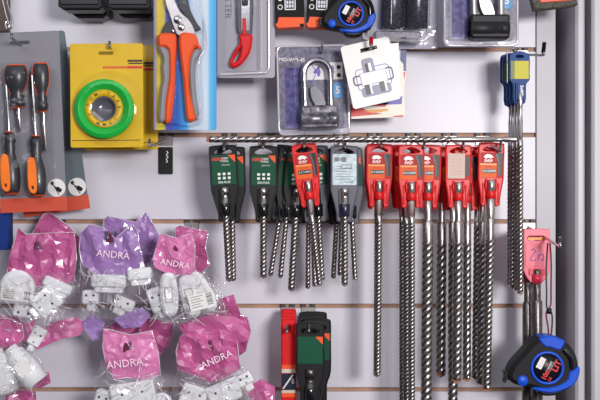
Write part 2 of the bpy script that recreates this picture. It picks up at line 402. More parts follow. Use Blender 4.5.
# ------------------------------------------------------------ drill bits
def bit(parent, u, v, w, total, R, pitch, shank=20, sr=None, du=0.0, dark=False, neck=0, tip='carbide', ph=0.0, cut=None, plain=None):
    cut = cut if cut is not None else 0.22; tip = 'steel_dark' if R < 4.1 else tip
    sr = sr or R*0.95; b = MB('steel_dark' if dark else 'steel'); plain = plain if plain is not None else (22 if R >= 4.2 else 6)
    v1 = v+shank+neck+plain
    b.tube([(u+du*(shank+neck+t), v+shank+neck+t, w) for t in (0, R*0.5, plain+1)], [R*0.7, R*0.93, R*0.93], 18)
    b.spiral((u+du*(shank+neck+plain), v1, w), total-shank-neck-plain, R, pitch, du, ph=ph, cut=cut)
    dm = b.build('drill_bit', parent)
    s = MB('shank' if not dark else 'steel_dark')
    pts = [(u+du*t, v+t, w) for t in (0, 1.2, shank*0.3, shank*0.32, shank*0.55, shank*0.57, shank, shank+neck, shank+neck+R*0.8)]
    s.tube(pts, [sr*0.7, sr, sr, sr*0.86, sr*0.86, sr, sr, sr, R*0.75], 14)
    if shank < 40: s.use('flute').box(u-sr*0.62+du*6, v+3, w+sr*0.5, u-sr*0.1+du*6, v+13, w+sr+0.1, 0.6, 0.1)
    s.build('shank', dm)
    if tip:
        L = total; t = MB(tip); 
        t.at(u+du*L, v+L, w).plate([(-R*0.98, -R*0.9), (R*0.98, -R*0.9), (R*0.9, R*0.2), (0, R*0.75), (-R*0.9, R*0.2)], -R*0.3, R*0.3, 0.1)
        t.build('carbide_tip', dm)
    return dm
def holder_green(parent, W=14, mat_='dark_grey', label='green', H=76, num=''):
    body = smooth([(-W+3, 0), (W-3, 0), (W, 4), (W, 20), (W, 42), (W-1.5, 50), (8.5, 66), (8, 74), (6, 76), (-6, 76), (-8, 74), (-8.5, 66), (-W+1.5, 50), (-W, 42), (-W, 20), (-W, 4)], 3)
    hole = smooth([(-9, 6.5), (-6, 4), (0, 2.2), (6, 4), (9, 6.5), (6, 8.3), (-6, 8.3)], 3)
    b = MB(mat_).plate(body, -1.6, 0.8, 0.5, [hole])
    b.tube([(x, y, 0.8) for x, y in inset(body, 0.9)], 0.7, 6, closed=True)
    b.box(-5.5, 43, 0.5, -3.6, 62, 3.6, 0.6, 0.4).box(3.6, 43, 0.5, 5.5, 62, 3.6, 0.6, 0.4)
    h = b.build('holder', parent)
    MB('black_gloss' if label != 'pale' else 'navy_clip').lathe([(0, 3.2), (0, 4.8), (0.5, 5.1), (12, 5.0), (12.5, 4.6), (12.5, 3.2)], (0, 58, 3.4), 'v', 18).build('clip', parent)
    w = 0.9
    if label == 'green':
        b = MB('green_label').box(-W+2.2, 9.5, 0.6, W-2, 39, w)
        b.use('orange').add([(W-9.5, 9.6, w+.15), (W-2.1, 9.6, w+.15), (W-2.1, 17.5, w+.15)], [(0, 1, 2)])
        b.use('red_ink').text('ABRO', -5.6, 13.6, 4.6, w+.15, bold=0.03); b.use('white').text('NEW', 1.5, 13.2, 3.0, w+.15).text('TOOLS', 1.0, 15.8, 2.6, w+.15)
        b.use('white').text('SDS-PLUS', 2.2, 19.6, 2.0, w+.15, bold=0)
        for i in range(3):
            for j in range(2): b.box(-6.3+i*5, 27.2+j*4.1, w, -3.4+i*5, 29.8+j*4.1, w+.2, 0.8)
        b.text('SDS-PLUS', 0, 36.8, 2.9, w+.15)
        b.build('label', parent)
    elif label == 'pale':
        b = MB('label_pale').box(-W+2, 8, 0.6, W-2, 39, w, 1.0)
        b.use('grey_ink').box(-10, 11.5, w, -6, 15.5, w+.12).box(-3, 11, w, 1.5, 16, w+.12).text('ABRO', -4, 13.5, 4.4, w+.15)
        for k in range(6): b.box(-9, 20+k*2.6, w, 3+(k*5) % 7, 20.5+k*2.6, w+.12)
        b.box(-3, 18.5, w, 7, 22.5, w+.12); b.use('label_pale').box(-2.3, 19.2, w, 6.3, 21.8, w+.2)
        b.use('blue_bit').text('12x160', 4, 36, 3.4, w+.15, bold=0.0); b.build('label', parent)
def holder_red(parent, W=13, mat_='red', label='orange', size='8 X 260MM'):
    body = smooth([(-W+3, 0), (W-3, 0), (W, 3.5), (W, 20), (W, 34), (W-1, 42), (W-3, 54), (W-3.4, 61), (W-5, 63), (W-7.5, 63), (4.2, 60), (3.4, 50), (-3.4, 50), (-4.2, 60), (-W+7.5, 63), (-W+5, 63), (-W+3.4, 61), (-W+3, 54), (-W+1, 42), (-W, 34), (-W, 20), (-W, 3.5)], 3)
    hole = smooth([(-8.5, 6.5), (-5, 4), (0, 2.4), (5, 4), (8.5, 6.5), (5, 8.2), (-5, 8.2)], 3)
    b = MB(mat_).plate(body, -1.6, 0.8, 0.5, [hole]); b.tube([(x, y, 0.8) for x, y in inset(body, 0.9)], 0.7, 6, closed=True)
    for s in (-1, 1):
        b.tube([(s*4.6, 36, 1), (s*5.2, 42, 2.2), (s*4.6, 49, 1)], [1.1, 1.6, 1.1], 8); b.tube([(s*8, 40, 0.9), (s*7.2, 60, 0.9)], 0.8, 6)
    b.build('holder', parent)
    MB(mat_).lathe([(0, 3), (0, 4.5), (0.5, 4.8), (7, 4.8), (7.5, 4.4), (7.5, 3)], (0, 48, 3.2), 'v', 18).build('clip', parent)
    w = 1.0
    b = MB('red_dark' if mat_ == 'red' else 'crimson').box(-W+2, 9.5, 0.6, W-1.5, 35, w, 0.8)
    if label == 'orange':
        b.use('ochre').box(-W+2, 20.6, w, 5.4, 22.0, w+.12); b.use('orange_label').box(-W+2, 22.0, w, 5.4, 34.6, w+.12)
        b.use('dark_grey').plate([(3.4, 10), (W-1.8, 10), (W-1.8, 32), (7, 32), (6.6, 20)], w, w+.14)
        b.use('grey_plastic').add([(4.2, 10.5, w+.2), (6, 10.5, w+.2), (8.2, 20, w+.2), (8.4, 32, w+.2), (7.6, 32, w+.2), (7, 20, w+.2)], [(0, 1, 2, 3, 4, 5)])
        b.use('white').plate(smooth([(-7.5, 14.2), (-5.6, 11.8), (-2.4, 11.4), (0.5, 12.4), (2.2, 14.6), (0.4, 14.4), (-0.5, 16), (-2, 14.8), (-4.6, 15.2), (-5.4, 16.4), (-6.2, 14.8)], 3), w, w+.2)
        b.text('ЗУБР', -2.8, 18.1, 3.4, w+.2, bold=0.03)
        b.use('black').box(-8.6, 26.0, w+.1, 4.6, 30.2, w+.25, 1.0); b.use('white').text(size, -2.1, 28.1, 2.5, w+.32, bold=0.01)
        b.use('dark_ink').text('SDS-PLUS', -2.2, 24.1, 1.9, w+.25, bold=0)
    else:
        b.use('label_cream').box(-W+2.5, 8.6, w, 6.5, 33.5, w+.14); b.use('dark_grey').box(7, 12, w, W-1.8, 31, w+.14)
        b.use('red_ink')
        for k in range(7): b.box(-8, 14+k*2.5, w+.1, 2+(k*3) % 4, 14.3+k*2.5, w+.2)
    b.build('label', parent)

GG = 'drill bits in dark holders with green labels'; RG = 'long drill bits in red holders on the upper row'
def green_pack(px, py, d, rot, label, total, R=3.4, mat_='dark_grey', lab='green', du=0, s=1.0, extra=(), group=GG, W=14):
    o = thing('drill_bit_pack', label, 'drill bit', px, py, d, rot, group, s); holder_green(o, W, mat_, lab)
    bit(o, 0, 42, 3.6, total-42, R, 8.0 if R < 4 else 11, 20, 4.0, du, tip='carbide')
    return o
def red_pack(px, py, d, rot, label, total, R=3.4, pitch=8.5, lab='orange', mat_='red', du=0, neck=0, sr=3.4, size='8 X 260MM', W=13):
    o = thing('drill_bit_pack', label, 'drill bit', px, py, d, rot, RG); holder_red(o, W, mat_, lab, size)
    bit(o, 0, 37, 3.4, total-37, R, pitch, 34, sr, du, neck=neck); return o
g0 = green_pack(231, 147, 66, -1, 'rear green labelled drill pack peeking out right of the leftmost one', 132, 3.2)
green_pack(222.5, 145.5, 76, -3.0, 'leftmost green labelled drill pack, in front of its twin', 134, 3.5)
green_pack(263.5, 146, 70, 0, 'green labelled drill pack second from the left, hanging straight', 130, 3.4, du=0)
# fan of packs
green_pack(291, 146, 44, 9, 'backmost black drill holder swung left behind the tilted red one', 130, 2.6, 'black')
green_pack(294, 147, 51, 6, 'black drill holder swung left, second from the back of the fan', 130, 2.6, 'black')
green_pack(300, 147, 58, 3.5, 'dark drill holder with green label half hidden under the tilted red holder', 142, 3.6)
green_pack(309, 147, 37, 0.5, 'dark drill holder at the middle back of the fan', 140, 2.6, 'black')
green_pack(314, 146, 52, -3.5, 'grey drill holder with orange corner at the right behind the red one', 133, 2.8, 'grey_plastic')
green_pack(310, 146, 46, -2.0, 'grey drill holder deepest behind the tilted red one', 139, 2.8, 'grey_plastic')
o = red_pack(303.5, 144, 84, -6.5, 'tilted red drill pack lying over green labelled ones', 141, 2.9, 7, sr=3.2, size='5 X 110MM', W=12.5)
o['group'] = GG
# grey packs
green_pack(341, 149, 44, 3.5, 'black drill holder behind the grey one, swung left', 128, 2.6, 'black')
green_pack(344, 148, 51, 2.0, 'second black drill holder close behind the grey one', 126, 2.5, 'black')
green_pack(348, 148, 58, -3.0, 'grey drill holder behind the pale labelled one, swung right', 131, 2.6, 'grey_plastic')
green_pack(344.5, 146, 74, 0, 'grey drill holder with a pale label in front of its group', 138, 3.4, 'grey_plastic', 'pale')
# red packs
red_pack(377.8, 146, 58, 0.4, 'red drill pack just behind the leftmost straight red one', 228, 3.2, 7.5, size='10 X 260MM')
red_pack(379.5, 144, 70, 0.6, 'leftmost straight red drill pack, alone beside the grey holder', 230, 3.3, 7.5, size='10 X 260MM')
red_pack(402, 145, 50, 0, 'rearmost red drill pack at the left of the overlapping pair', 300, 3.3, 7.5)
red_pack(406, 146, 60, 0, 'red drill pack directly behind the left one of the pair', 300, 3.3, 7.5)
red_pack(411.3, 145, 82, 0, 'left red drill pack of the overlapping pair', 310, 3.4, 7.5, size='10 X 310MM')
red_pack(428.4, 145, 74, 0.6, 'right red drill pack of the overlapping pair, with thick bit', 310, 5.6, 13.5, neck=4, sr=3.8, size='18 X 310MM')
red_pack(442, 147, 46, 0.5, 'red drill pack hidden behind the pair, with copper tipped bit', 226, 5.2, 14, neck=4, sr=3.6)
red_pack(453, 147, 56, 0.2, 'red drill pack behind the pale labelled one', 310, 5.0, 13.5, neck=3, sr=3.6)
o = red_pack(458.5, 145, 80, 0.6, 'red drill pack with pale cream label and thick bit', 234, 4.9, 13, 'cream', neck=4, sr=3.8)
red_pack(467, 147, 64, 0.2, 'red drill pack at the right behind the cream labelled one', 231, 4.2, 13, neck=3, sr=3.6)
red_pack(478, 148, 50, 0.8, 'rearmost red drill pack of the right group', 228, 3.9, 11, neck=2, sr=3.5)
red_pack(484, 147, 60, 1.0, 'middle red drill pack of the right group', 234, 4.4, 12, neck=3, sr=3.5)
red_pack(491.5, 143, 80, 1.3, 'rightmost red drill pack of the long row, in front', 245, 4.3, 11, neck=3, sr=3.8, size='12 X 310MM')

# horizontal bit
o = thing('long_drill_bit', 'long steel drill bit laid horizontally across the hooks', 'drill bit', 207, 139.5, 97)
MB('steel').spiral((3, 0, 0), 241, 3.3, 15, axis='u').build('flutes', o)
b = MB('shank'); b.tube([(243, 0, 0), (248, 0, 0), (286, 0, 0), (287, 0, 0), (297, 0, 0), (298, 0, 0), (309, 0, 0)], [2.4, 3.0, 3.0, 2.2, 2.2, 3.0, 2.8], 14); b.build('shank', o)
MB('carbide').plate([(-0.5, -2.2), (3.4, -3.0), (3.4, 3.0), (-0.5, 2.2)], -0.8, 0.8).build('carbide_tip', o)

# ------------------------------------------------------------ blue/yellow packs (right)
def blue_pack(px, py, d, rot, label, L, W=10):
    o = thing('drill_bit_pack', label, 'drill bit', px, py, d, rot, 'long drill bits in blue and yellow holders')
    b = MB('blue_holder').plate(smooth([(-W, 3), (-W+3, 0), (0, -2), (W-3, 0), (W, 3), (W, 20), (W, 27), (6.5, 32), (5.5, 50), (-5.5, 50), (-6.5, 32), (-W, 27), (-W, 20)], 3), -1.6, 1, 0.5, [ell(0, 3.5, 4, 1.4, 12)])
    b.box(-4.5, 30, 1, -3, 49, 3.5, 0.5, 0.3).box(3, 30, 1, 4.5, 49, 3.5, 0.5, 0.3); b.build('holder', o)
    b = MB('yellow2').box(-5, 8, 0.9, W-1, 26, 1.3); b.use('olive').box(-W+1, 8, 0.9, -5, 26, 1.3); b.build('label', o)
    b = MB('white').text('5x400', 1.2, 38, 4.2, 4.9, 90); b.use('blue_holder').box(-3, 30, 3.4, 3, 46, 4.7, 0.5); b.build('clip', o)
    bit(o, 0, 40, 3.2, L-40, 3.1, 8.5, 46, 2.5); return o
blue_pack(510.5, 55, 44, 0.3, 'rearmost blue and yellow long drill pack, leftmost of its stack', 228)
blue_pack(513, 56, 52, 0.4, 'second blue and yellow long drill pack from the back', 230)
blue_pack(516, 55, 60, -0.2, 'third blue and yellow long drill pack from the back', 234)
blue_pack(519.5, 53, 70, 0.0, 'front blue and yellow long drill pack, beside the wall edge', 240)

# ------------------------------------------------------------ pink pack (right)
def pink_pack(px, py, d, label, front):
    o = thing('drill_bit_pack', label, 'drill bit', px, py, d, 0, 'thick drill bits in pink holders')
    body = smooth([(-10, 0), (10, 0), (13, 3), (13, 36), (13, 42), (6, 53), (-6, 53), (-13, 42), (-13, 36), (-13, 3)], 3)
    b = MB('crimson' if not front else 'pinkish').plate(body, -1.8, 1, 0.6, [rrect(-9, 7, 8, 11.5, 1.8)]); b.build('holder', o)
    if front:
        b = MB('pinkish').box(-11.5, 14, 0.8, 11.5, 37.5, 1.5, 0.5, 0.2)
        b.use('purple_ink').tube(smooth([(-6, 21.5, 1.8), (-3.5, 20, 1.8), (-1.6, 22, 1.8), (-3.5, 25, 1.8), (-6.5, 30, 1.8), (-4.5, 31.6, 1.8), (-1.5, 31, 1.8), (-1, 29.5, 1.8)], 5, False), 0.35, 5)
        b.tube(smooth([(1.5, 25.5, 1.8), (1.8, 31, 1.8), (1.6, 27.5, 1.8), (4, 25.3, 1.8), (6.4, 26, 1.8), (7, 29, 1.8), (5.6, 31.6, 1.8), (4.6, 30, 1.8)], 5, False), 0.35, 5); b.build('label', o)
        MB('ochre').box(-8, 8.5, -2.6, 8, 11, -2).build('price_tag', o)
        b = MB('crimson').box(-8, 39.5, 0.6, 8, 46, 2.4, 1, 0.4)
        b.lathe([(0, 4), (0, 5), (8.5, 5), (8.5, 4)], (0, 45, 3), 'v', 16) if False else None
        b.use('crimson').lathe([(0, 3), (0, 4.8), (9, 4.6), (9, 3)], (0, 45, 2.6), 'v', 16); b.build('clip', o)
    bit(o, 0, 40, 2.8, 150 if front else 172, 5.6, 44, 26, 3.6, dark=True, neck=4, cut=0.12, plain=48); return o
pink_pack(530, 229, 40, 'red holder with thick drill bit behind the hand-marked pink one', False)
pink_pack(527, 231, 50, 'dark red holder squeezed between the long thin bits and the pink holder', False)
pink_pack(536.5, 229, 64, 'pink drill holder with purple handwriting on its label', True)

# ------------------------------------------------------------ tape measures
def tape_measure(px, py, d, label, s=1.0, rot=0):
    o = thing('tape_measure', label, 'tape measure', px, py, d, rot, 'blue and black tape measures', s)
    out = smooth([(-39, 7), (-34, -4), (-25, -14), (-16, -24), (-8, -30), (2, -32), (14, -29), (25, -21), (31, -9), (32, 5), (28, 17), (20, 23), (6, 25), (-8, 23), (-14, 21), (-28, 18.5), (-37, 14)], 4)
    MB('rubber').plate(out, 0, 24, 4).build('case', o)
    b = MB('blue').plate(smooth([(-8, -29.6), (2, -32.5), (12, -30), (18, -26.5), (13, -18), (4, -20.5), (-3, -22)], 4), 2, 25.2, 1.5); b.build('top_grip', o)
    b = MB('blue').plate(smooth([(23, 4), (32.4, -1), (32.4, 8), (27, 17), (18, 22), (4, 25.6), (-10, 23.4), (-15, 20), (-2, 20), (10, 18), (20, 12)], 4), 2, 25.2, 1.5); b.build('bottom_grip', o)
    MB('black').plate(smooth([(-9, 22), (0, 24), (10, 23), (17, 22.5), (12, 28), (0, 29.5), (-7, 27)], 4), 3, 21, 2).build('belt_foot', o)
    MB('black_gloss').tube(smooth([(17, -19, 24), (24, -10, 25), (25.5, 1, 24)], 5, False), 3.0, 8).build('side_grip', o)
    MB('blue').lathe([(0, 17), (1.2, 17.3), (2.0, 16.6), (2.2, 15), (1.0, 14.4), (0, 14.4)], (0, 0, 23.8), 'w', 36).build('ring', o)
    b = MB('black').lathe([(0, 14.6), (0.7, 14.6), (0.7, 0.01)], (0, 0, 24), 'w', 30)
    b.use('red_ink').text('LIT', 9.5, -2, 9, 25, -62, 0.03).text('10m', -1.5, 6.5, 7, 25, -62, 0.04); b.use('white').at(-6.5, -5, 24.8, -62).box(-6, -3, 0, 6, 3, 0.35, 0.6)
    b.use('print_grey').box(-4.5, -1.5, 0.2, -1.5, 1.8, 0.5).box(0, -1.5, 0.2, 1, 1.8, 0.5).box(2.5, -1.5, 0.2, 4, 1.8, 0.5); b.tr = None
    b.use('white').text('POCKET', 2.2, -1.5, 3, 25, -62, 0.02).text('PROFESSIONAL', 4.9, -1.5, 1.6, 25, -62, 0)
    b.use('red_ink').text('CE', 2.5, 11.5, 4, 25, -62, 0.02)
    b.build('badge', o)
    MB('blue').lathe([(0, 5.6), (1.6, 5.4), (2.4, 4.6), (2.6, 0.01)], (-25, 13, 23.8), 'w', 22).build('lock_button', o)
    MB('black').box(-41.5, 5, 6, -38, 14, 18, 1, 0.5).box(-42.5, 12, 8, -40, 17, 16, 0.8, 0.3).box(-42.5, 4, 8, -40.5, 8, 16, .8, .3).build('end_hook', o)
    return o
tape_measure(541.5, 364, 78, 'blue and black tape measure hanging by a cord at bottom right', 0.96)
tape_measure(350, 17, 62, 'blue and black tape measure at the top beside the orange and black boxes', 0.74)
o = thing('wrist_cord', 'dark red and black cord looping from the hook down to the tape measure', 'cord', 549, 243, 86)
b = MB('cord_red'); b.tube(smooth([(1, 0, 0), (2.2, 20, 0), (2, 45, 0), (1.6, 62, 0), (-2.8, 70, 0), (-1, 84, 0), (0, 96, 0)], 6, False), 0.85, 8); b.build('red_strand', o)
b = MB('edge_dark'); b.tube(smooth([(-1.5, 0, 1), (-3, 25, 1), (-2.6, 50, 1), (-2.4, 64, 1), (2.6, 71, 1), (2.6, 86, 1), (0.6, 96, 1)], 6, False), 0.85, 8); b.build('black_strand', o)
MB('black').lathe([(-3, 0.5), (-2.6, 2.6), (2.6, 2.8), (3, 0.5)], (0, 68, 0.4), 'v', 14).build('knot', o)

# ------------------------------------------------------------ top left: screwdriver cards
def driver(o, u, v, up, L, r, shaft):
    """handle starts at v; up: handle above, shaft below"""
    prof = [(0, 0.5), (0.4, r*0.72), (L*0.06, r*0.9), (L*0.22, r), (L*0.4, r*0.96), (L*0.55, r*0.72), (L*0.68, r*0.52), (L*0.76, r*0.62), (L*0.8, r*0.54), (L*0.86, r*0.68), (L*0.96, r*0.66), (L, r*0.3)]
    w = 13
    if not up: prof = [(L-t, q) for t, q in prof][::-1]
    h = MB('charcoal').lathe(prof, (u, v, w), 'v', 20, 0.8).build('screwdriver', o)
    b = MB('orange' if up else 'grip_orange')
    if up:
        b.lathe([(-0.6, 0.2), (-0.4, r*0.7), (0.8, r*0.8)], (u, v, w), 'v', 20, 0.8); b.lathe([(0, r*0.72), (0, r*0.5), (1.5, r*0.3)], (u, v+L, w), 'v', 16)
        for s in (-1, 1):
            pts = [(u+s*q*0.99, v+t, w+1.5) for t, q in prof[1:7]]; b.tube(smooth(pts, 4, False), 0.3, 6)
    else:
        b.plate(smooth([(u-r*0.75, v+L*0.42), (u-r*0.2, v+L*0.36), (u+r*0.1, v+L*0.5), (u+r*0.12, v+L*0.9), (u-r*0.35, v+L*0.97), (u-r*0.8, v+L*0.85)], 4), w+r*0.45, w+r*0.98, 0.8, [ell(u-r*0.33, v+L*0.87, 1.2, 1.8, 10)])
        MB('orange').lathe([(0, r*0.72), (0, r*0.5), (-1.5, r*0.3)], (u, v, w), 'v', 16).build('ferrule', h); MB('orange').lathe([(L-0.5, r*0.8), (L+1, r*0.6), (L+1, 0.1)], (u, v, w), 'v', 16).build('end_band', h)
    b.build('grip_inlay', h)
    b = MB('chrome')
    if up: b.tube([(u+0.6, v+L, w), (u+1.4, v+L+shaft-4, w), (u+1.5, v+L+shaft, w)], [1.9, 1.9, 0.8], 10)
    else: b.tube([(u, v, w), (u-0.6, v-shaft+4, w), (u-0.7, v-shaft, w)], [1.9, 1.9, 0.8], 10)
    b.build('shaft', h)
def driver_card(px, py, d, rot, label, cm, full=True):
    o = thing('screwdriver_set', label, 'screwdriver set', px, py, d, rot, 'screwdriver sets on hanging cards')
    L = -30
    b = MB(cm).plate(rrect(L, -10, 36, 170, 3), -1, 0.3, 0.3, [rrect(-14, -1, 6, 2.2, 1.5)])
    b.use('orange_band').box(L, 156, 0.2, 37, 170, 0.6); b.use('white').plate(ell(27, 147, 9), 0.2, 0.7)
    b.use('dark_grey').at(27, 147, 0.7, 40).box(-7, -0.5, 0, 1, 0.5, 0.3).box(0, -2, 0, 6, 2, 0.3, 1); b.at(25.5, 147, 0.7, 62).box(-7, -1.6, 0, -4, 1.6, 0.3).box(-4, -0.4, 0, 8, 0.4, 0.3); b.tr = None
    b.build('card', o)
    if full:
        driver(o, -5, 25, True, 41, 12, 24); driver(o, 19.5, 24, True, 47, 8.4, 40)
        driver(o, -14.5, 91, False, 60, 9.5, 62); driver(o, 11.5, 96, False, 58, 9.0, 64)
    for nm, x0, x1, v0, v1 in (('blister', -29, 26, 20, 154),):
        b = MB('blister'); N = 14; M = 26; vs = []; fs = []
        for j in range(M+1):
            for i in range(N+1):
                x = x0+(x1-x0)*i/N; y = v0+(v1-v0)*j/M
                e = min(1, min(i, N-i)/1.6, min(j, M-j)/1.6); z = 0.8+e*(22+2.2*math.sin(x*0.52+1)+1.5*math.sin(y*0.21+x*0.1))
                vs.append((x, y, z))
        for j in range(M):
            for i in range(N): a = j*(N+1)+i; fs.append((a, a+1, a+N+2, a+N+1))
        b.add(vs, fs, True); b.build(nm, o)
    if full:
        b = MB('blister'); b.tube(smooth([(26, 30, 12), (27, 50, 12), (25.5, 75, 12), (22, 84, 12)], 5, False), 0.9, 6).tube(smooth([(21, 92, 12), (27, 105, 12), (29, 125, 12), (27, 150, 12)], 5, False), 0.9, 6); b.build('blister_rib', o)
    return o
driver_card(30, 45, 30, -8, 'rear screwdriver card swung right, mostly hidden by the front one', 'card_teal', False)
driver_card(23.5, 42, 56, -2.4, 'front grey screwdriver card with orange and charcoal handles', 'card_grey')

# ------------------------------------------------------------ yellow tape cards
def tape_card(px, py, d, rot, label, full=True):
    o = thing('fum_tape_card', label, 'tape', px, py, d, rot, 'yellow cards with green tape')
    o.name = 'tape_roll_card'
    b = MB('yellow').plate(rrect(-36.5, -9, 36.5, 95, 2), -0.8, 0.3, 0.3, [rrect(-8, -0.8, 6.5, 2.2, 1.4)])
    b.use('dark_ink').box(21, 7.5, 0.3, 36, 9.6, 0.5).box(22, 10.4, 0.3, 36, 11.8, 0.5)
    b.use('red_ink').box(20, 13.8, 0.3, 36, 16.2, 0.5)
    for k in range(9): b.box(-3.5+k*2.6, 13.9, 0.3, -1.6+k*2.6, 16.1, 0.5)
    b.use('dark_ink').box(-35, 87.5, 0.3, 27, 88.2, 0.5).text('GOST', 30, 88, 2.6, 0.5)
    b.build('card', o)
    if full:
        c = (-1.2, 57, 0)
        MB('green_tape').lathe([(1, 19), (1, 29), (9, 29.5), (10, 28.8), (10, 26), (10.6, 25.6), (10.6, 25), (10, 24.6), (9.6, 19), (1, 19)], c, 'w', 48).build('tape_roll', o)
        b = MB('yellow').lathe([(2, 18.9), (10.2, 18.9), (10.2, 12.5), (2, 12.5)], c, 'w', 40); b.use('dark_ink')
        for k, ch in enumerate('FUM TAPE 12MM x'):
            a = math.radians(-165+k*23); b.text(ch, c[0]+15.6*math.cos(a), c[1]+15.6*math.sin(a), 4.2, 10.4, -165+k*23+90, 0.02)
        b.build('core_label', o)
        b = MB('grey_plastic').lathe([(1.5, 12.4), (9.5, 12.4), (9.5, 11), (3, 10), (3, 0.01)], c, 'w', 30); b.build('core', o)
        b = MB('shank').at(c[0]-6, c[1]+8, 9, 40).box(-7, -2, 0, 7, 2, 2, 1, 0.4); b.build('nozzle', o)
        b = MB('blister').lathe([(0.6, 38), (3, 36), (11, 32), (12.5, 30), (13, 22), (12.6, 13), (10, 11), (9.8, 0.01)], (2.5, 56, 0), 'w', 40); b.build('blister', o)
    return o
tape_card(120, 55, 34, -1, 'rear yellow card showing only its right edge behind the front one', False)
tape_card(106.5, 52.5, 64, -0.4, 'front yellow card holding a bright green roll of tape')

# ------------------------------------------------------------ pruner card
o = thing('pruner_card', 'blue card with orange handled garden pruners', 'pruners', 184.5, 60, 74, 0)
b = MB('pruner_card').plate(rrect(-31, -90, 32, 70, 2), -0.8, 0.3, 0.2)
b.use('white').text('GARDEN', 17, -54, 4, 0.6, 90); b.build('card', o)
b = MB('charcoal').plate(smooth([(-22, -26), (-15, -38), (-7, -29), (3, -28), (-4, -24), (-14, -24)], 3), 5, 8, 0.5)
b.plate(smooth([(-6, -62), (2, -66), (6, -50), (13, -36), (17, -30), (10, -29), (2, -42), (-4, -52)], 4), 4, 7.5, 0.6); b.build('counter_blade', o)
b = MB('shank').plate(smooth([(-17, -66), (-12, -66), (-4, -48), (4, -40), (9, -33), (12, -24), (6, -24), (-5, -23), (-10, -32), (-14, -44), (-18, -56)], 4), 7.6, 10, 0.6); b.build('blade', o)
b = MB('chrome'); b.lathe([(0, 4.2), (2, 4.0), (2.6, 3), (2.6, 0.01)], (-5.5, -38.5, 10), 'w', 18).lathe([(0, 3.6), (1.8, 3.4), (2.4, 2.5), (2.4, 0.01)], (-2, -31, 10), 'w', 18).lathe([(0, 2.2), (1, 1.8), (1, 0.01)], (-10.5, -27.5, 8), 'w', 12); b.build('pivot_bolts', o)
b = MB('orange').plate(smooth([(-24, -24), (-9, -24), (-7, -16), (-8, 5), (-9, 30), (-11, 50), (-13, 62), (-18, 62), (-17, 40), (-14, 20), (-14, -4), (-17, -11), (-24, -12)], 4), 3, 13, 2.2); b.build('left_handle', o)
b = MB('orange').plate(smooth([(-3, -24), (11, -24), (15, -15), (18, -9), (12, -11), (8, -3), (6, 6), (6, 30), (10, 50), (12, 60), (6, 62), (3, 56), (0, 20), (-3, -5)], 4), 3, 13, 2.2); b.build('right_handle', o)
b = MB('grip_grey').plate(smooth([(-25, -12), (-18, -11), (-14, -4), (-14, 20), (-17, 42), (-18, 60), (-24, 60), (-22, 30), (-20, 22), (-21, 8), (-20, 0)], 4), 3, 12, 2); b.build('left_grip', o)
b = MB('grip_grey').plate(smooth([(18, -9), (16, -3), (12, 4), (11, 20), (13, 40), (15, 56), (12, 60), (8, 44), (6, 20), (6.2, 4), (9, -6), (13, -10)], 4), 3, 12, 2); b.build('right_grip', o)
b = MB('blister'); b.plate(smooth([(-26, -100), (8, -100), (20, -40), (23, -12), (18, 0), (19, 30), (19, 58), (12, 66), (0, 66), (-8, 64), (-20, 66), (-26, 60), (-26, -10)], 5), 0.5, 17, 3); b.build('blister', o)
MB('bag_edge_glint').tube(smooth([(20, -40, 4), (23, -12, 14), (19, -4, 16), (16, 4, 16), (16, 30, 16), (18, 50, 16), (14, 60, 14)], 5, False), 0.6, 6).build('blister_highlight', o)  # pale tube drawn as the white highlight along the blister's edge
# dark strip cards behind
o = thing('hanging_card', 'dark navy card edge between the pruner card and the cutter pack', 'card', 214, 10, 38)
b = MB('navy').box(-14, -60, -1, 5.5, 62, 1.5, 1, 0.4); b.build('card', o)
b = MB('blue_badge').box(-13, 40, 1.2, 5, 60, 2.2, 0.5); b.use('print_grey')
for k in range(7): b.box(1.0, -8+k*7, 1.4, 1.8, -6+k*7, 1.8)
b.build('print', o)
# cutter
o = thing('utility_knife_pack', 'grey blister card with a red utility knife', 'knife', 246, 20, 56, 0)
b = MB('cutter_card').plate(rrect(-29, -70, 29, 58, 3), -0.8, 0.3, 0.3); b.use('grey_plastic').text('CUTTER', -18, -18, 9, 0.6, 90, 0)
b.build('card', o)
b = MB('red').plate(smooth([(-6, 16), (6, 16), (6, 25), (4, 34), (-3, 44), (-10, 48.5), (-14, 48), (-16, 45), (-14, 38), (-10, 30), (-6, 24)], 4), 3, 10, 2, [smooth([(-6, 30), (-4.5, 29), (-7, 40), (-12, 44), (-12.5, 42), (-9, 36)], 3)]); b.build('handle', o)
b = MB('grey_plastic').plate(smooth([(-8, -60), (6, -60), (6, 16), (-6, 16), (-9, 0)], 3), 3, 8, 1.2); b.build('blade_sleeve', o)
MB('chrome').box(-4, -60, 7.5, 4, 12, 8.6, 0.5).build('blade', o)
b = MB('red').box(-3, 0, 8, 0.6, 17, 11, 1, 0.6); b.use('black').box(-3.5, -26, 8, 2.5, -13, 12, 1, 0.6); b.build('slider', o)
b = MB('blister').plate(rrect(-20, -66, 16, 52, 5), 0.5, 15, 3); b.build('blister', o)
MB('bag_edge_glint').tube([(23, -60, 3), (23, 48, 3), (20, 53, 3), (-26, 55, 3)], 1.3, 6).tube([(16, -60, 13), (16, 50, 13)], 0.6, 6).build('rim', o)

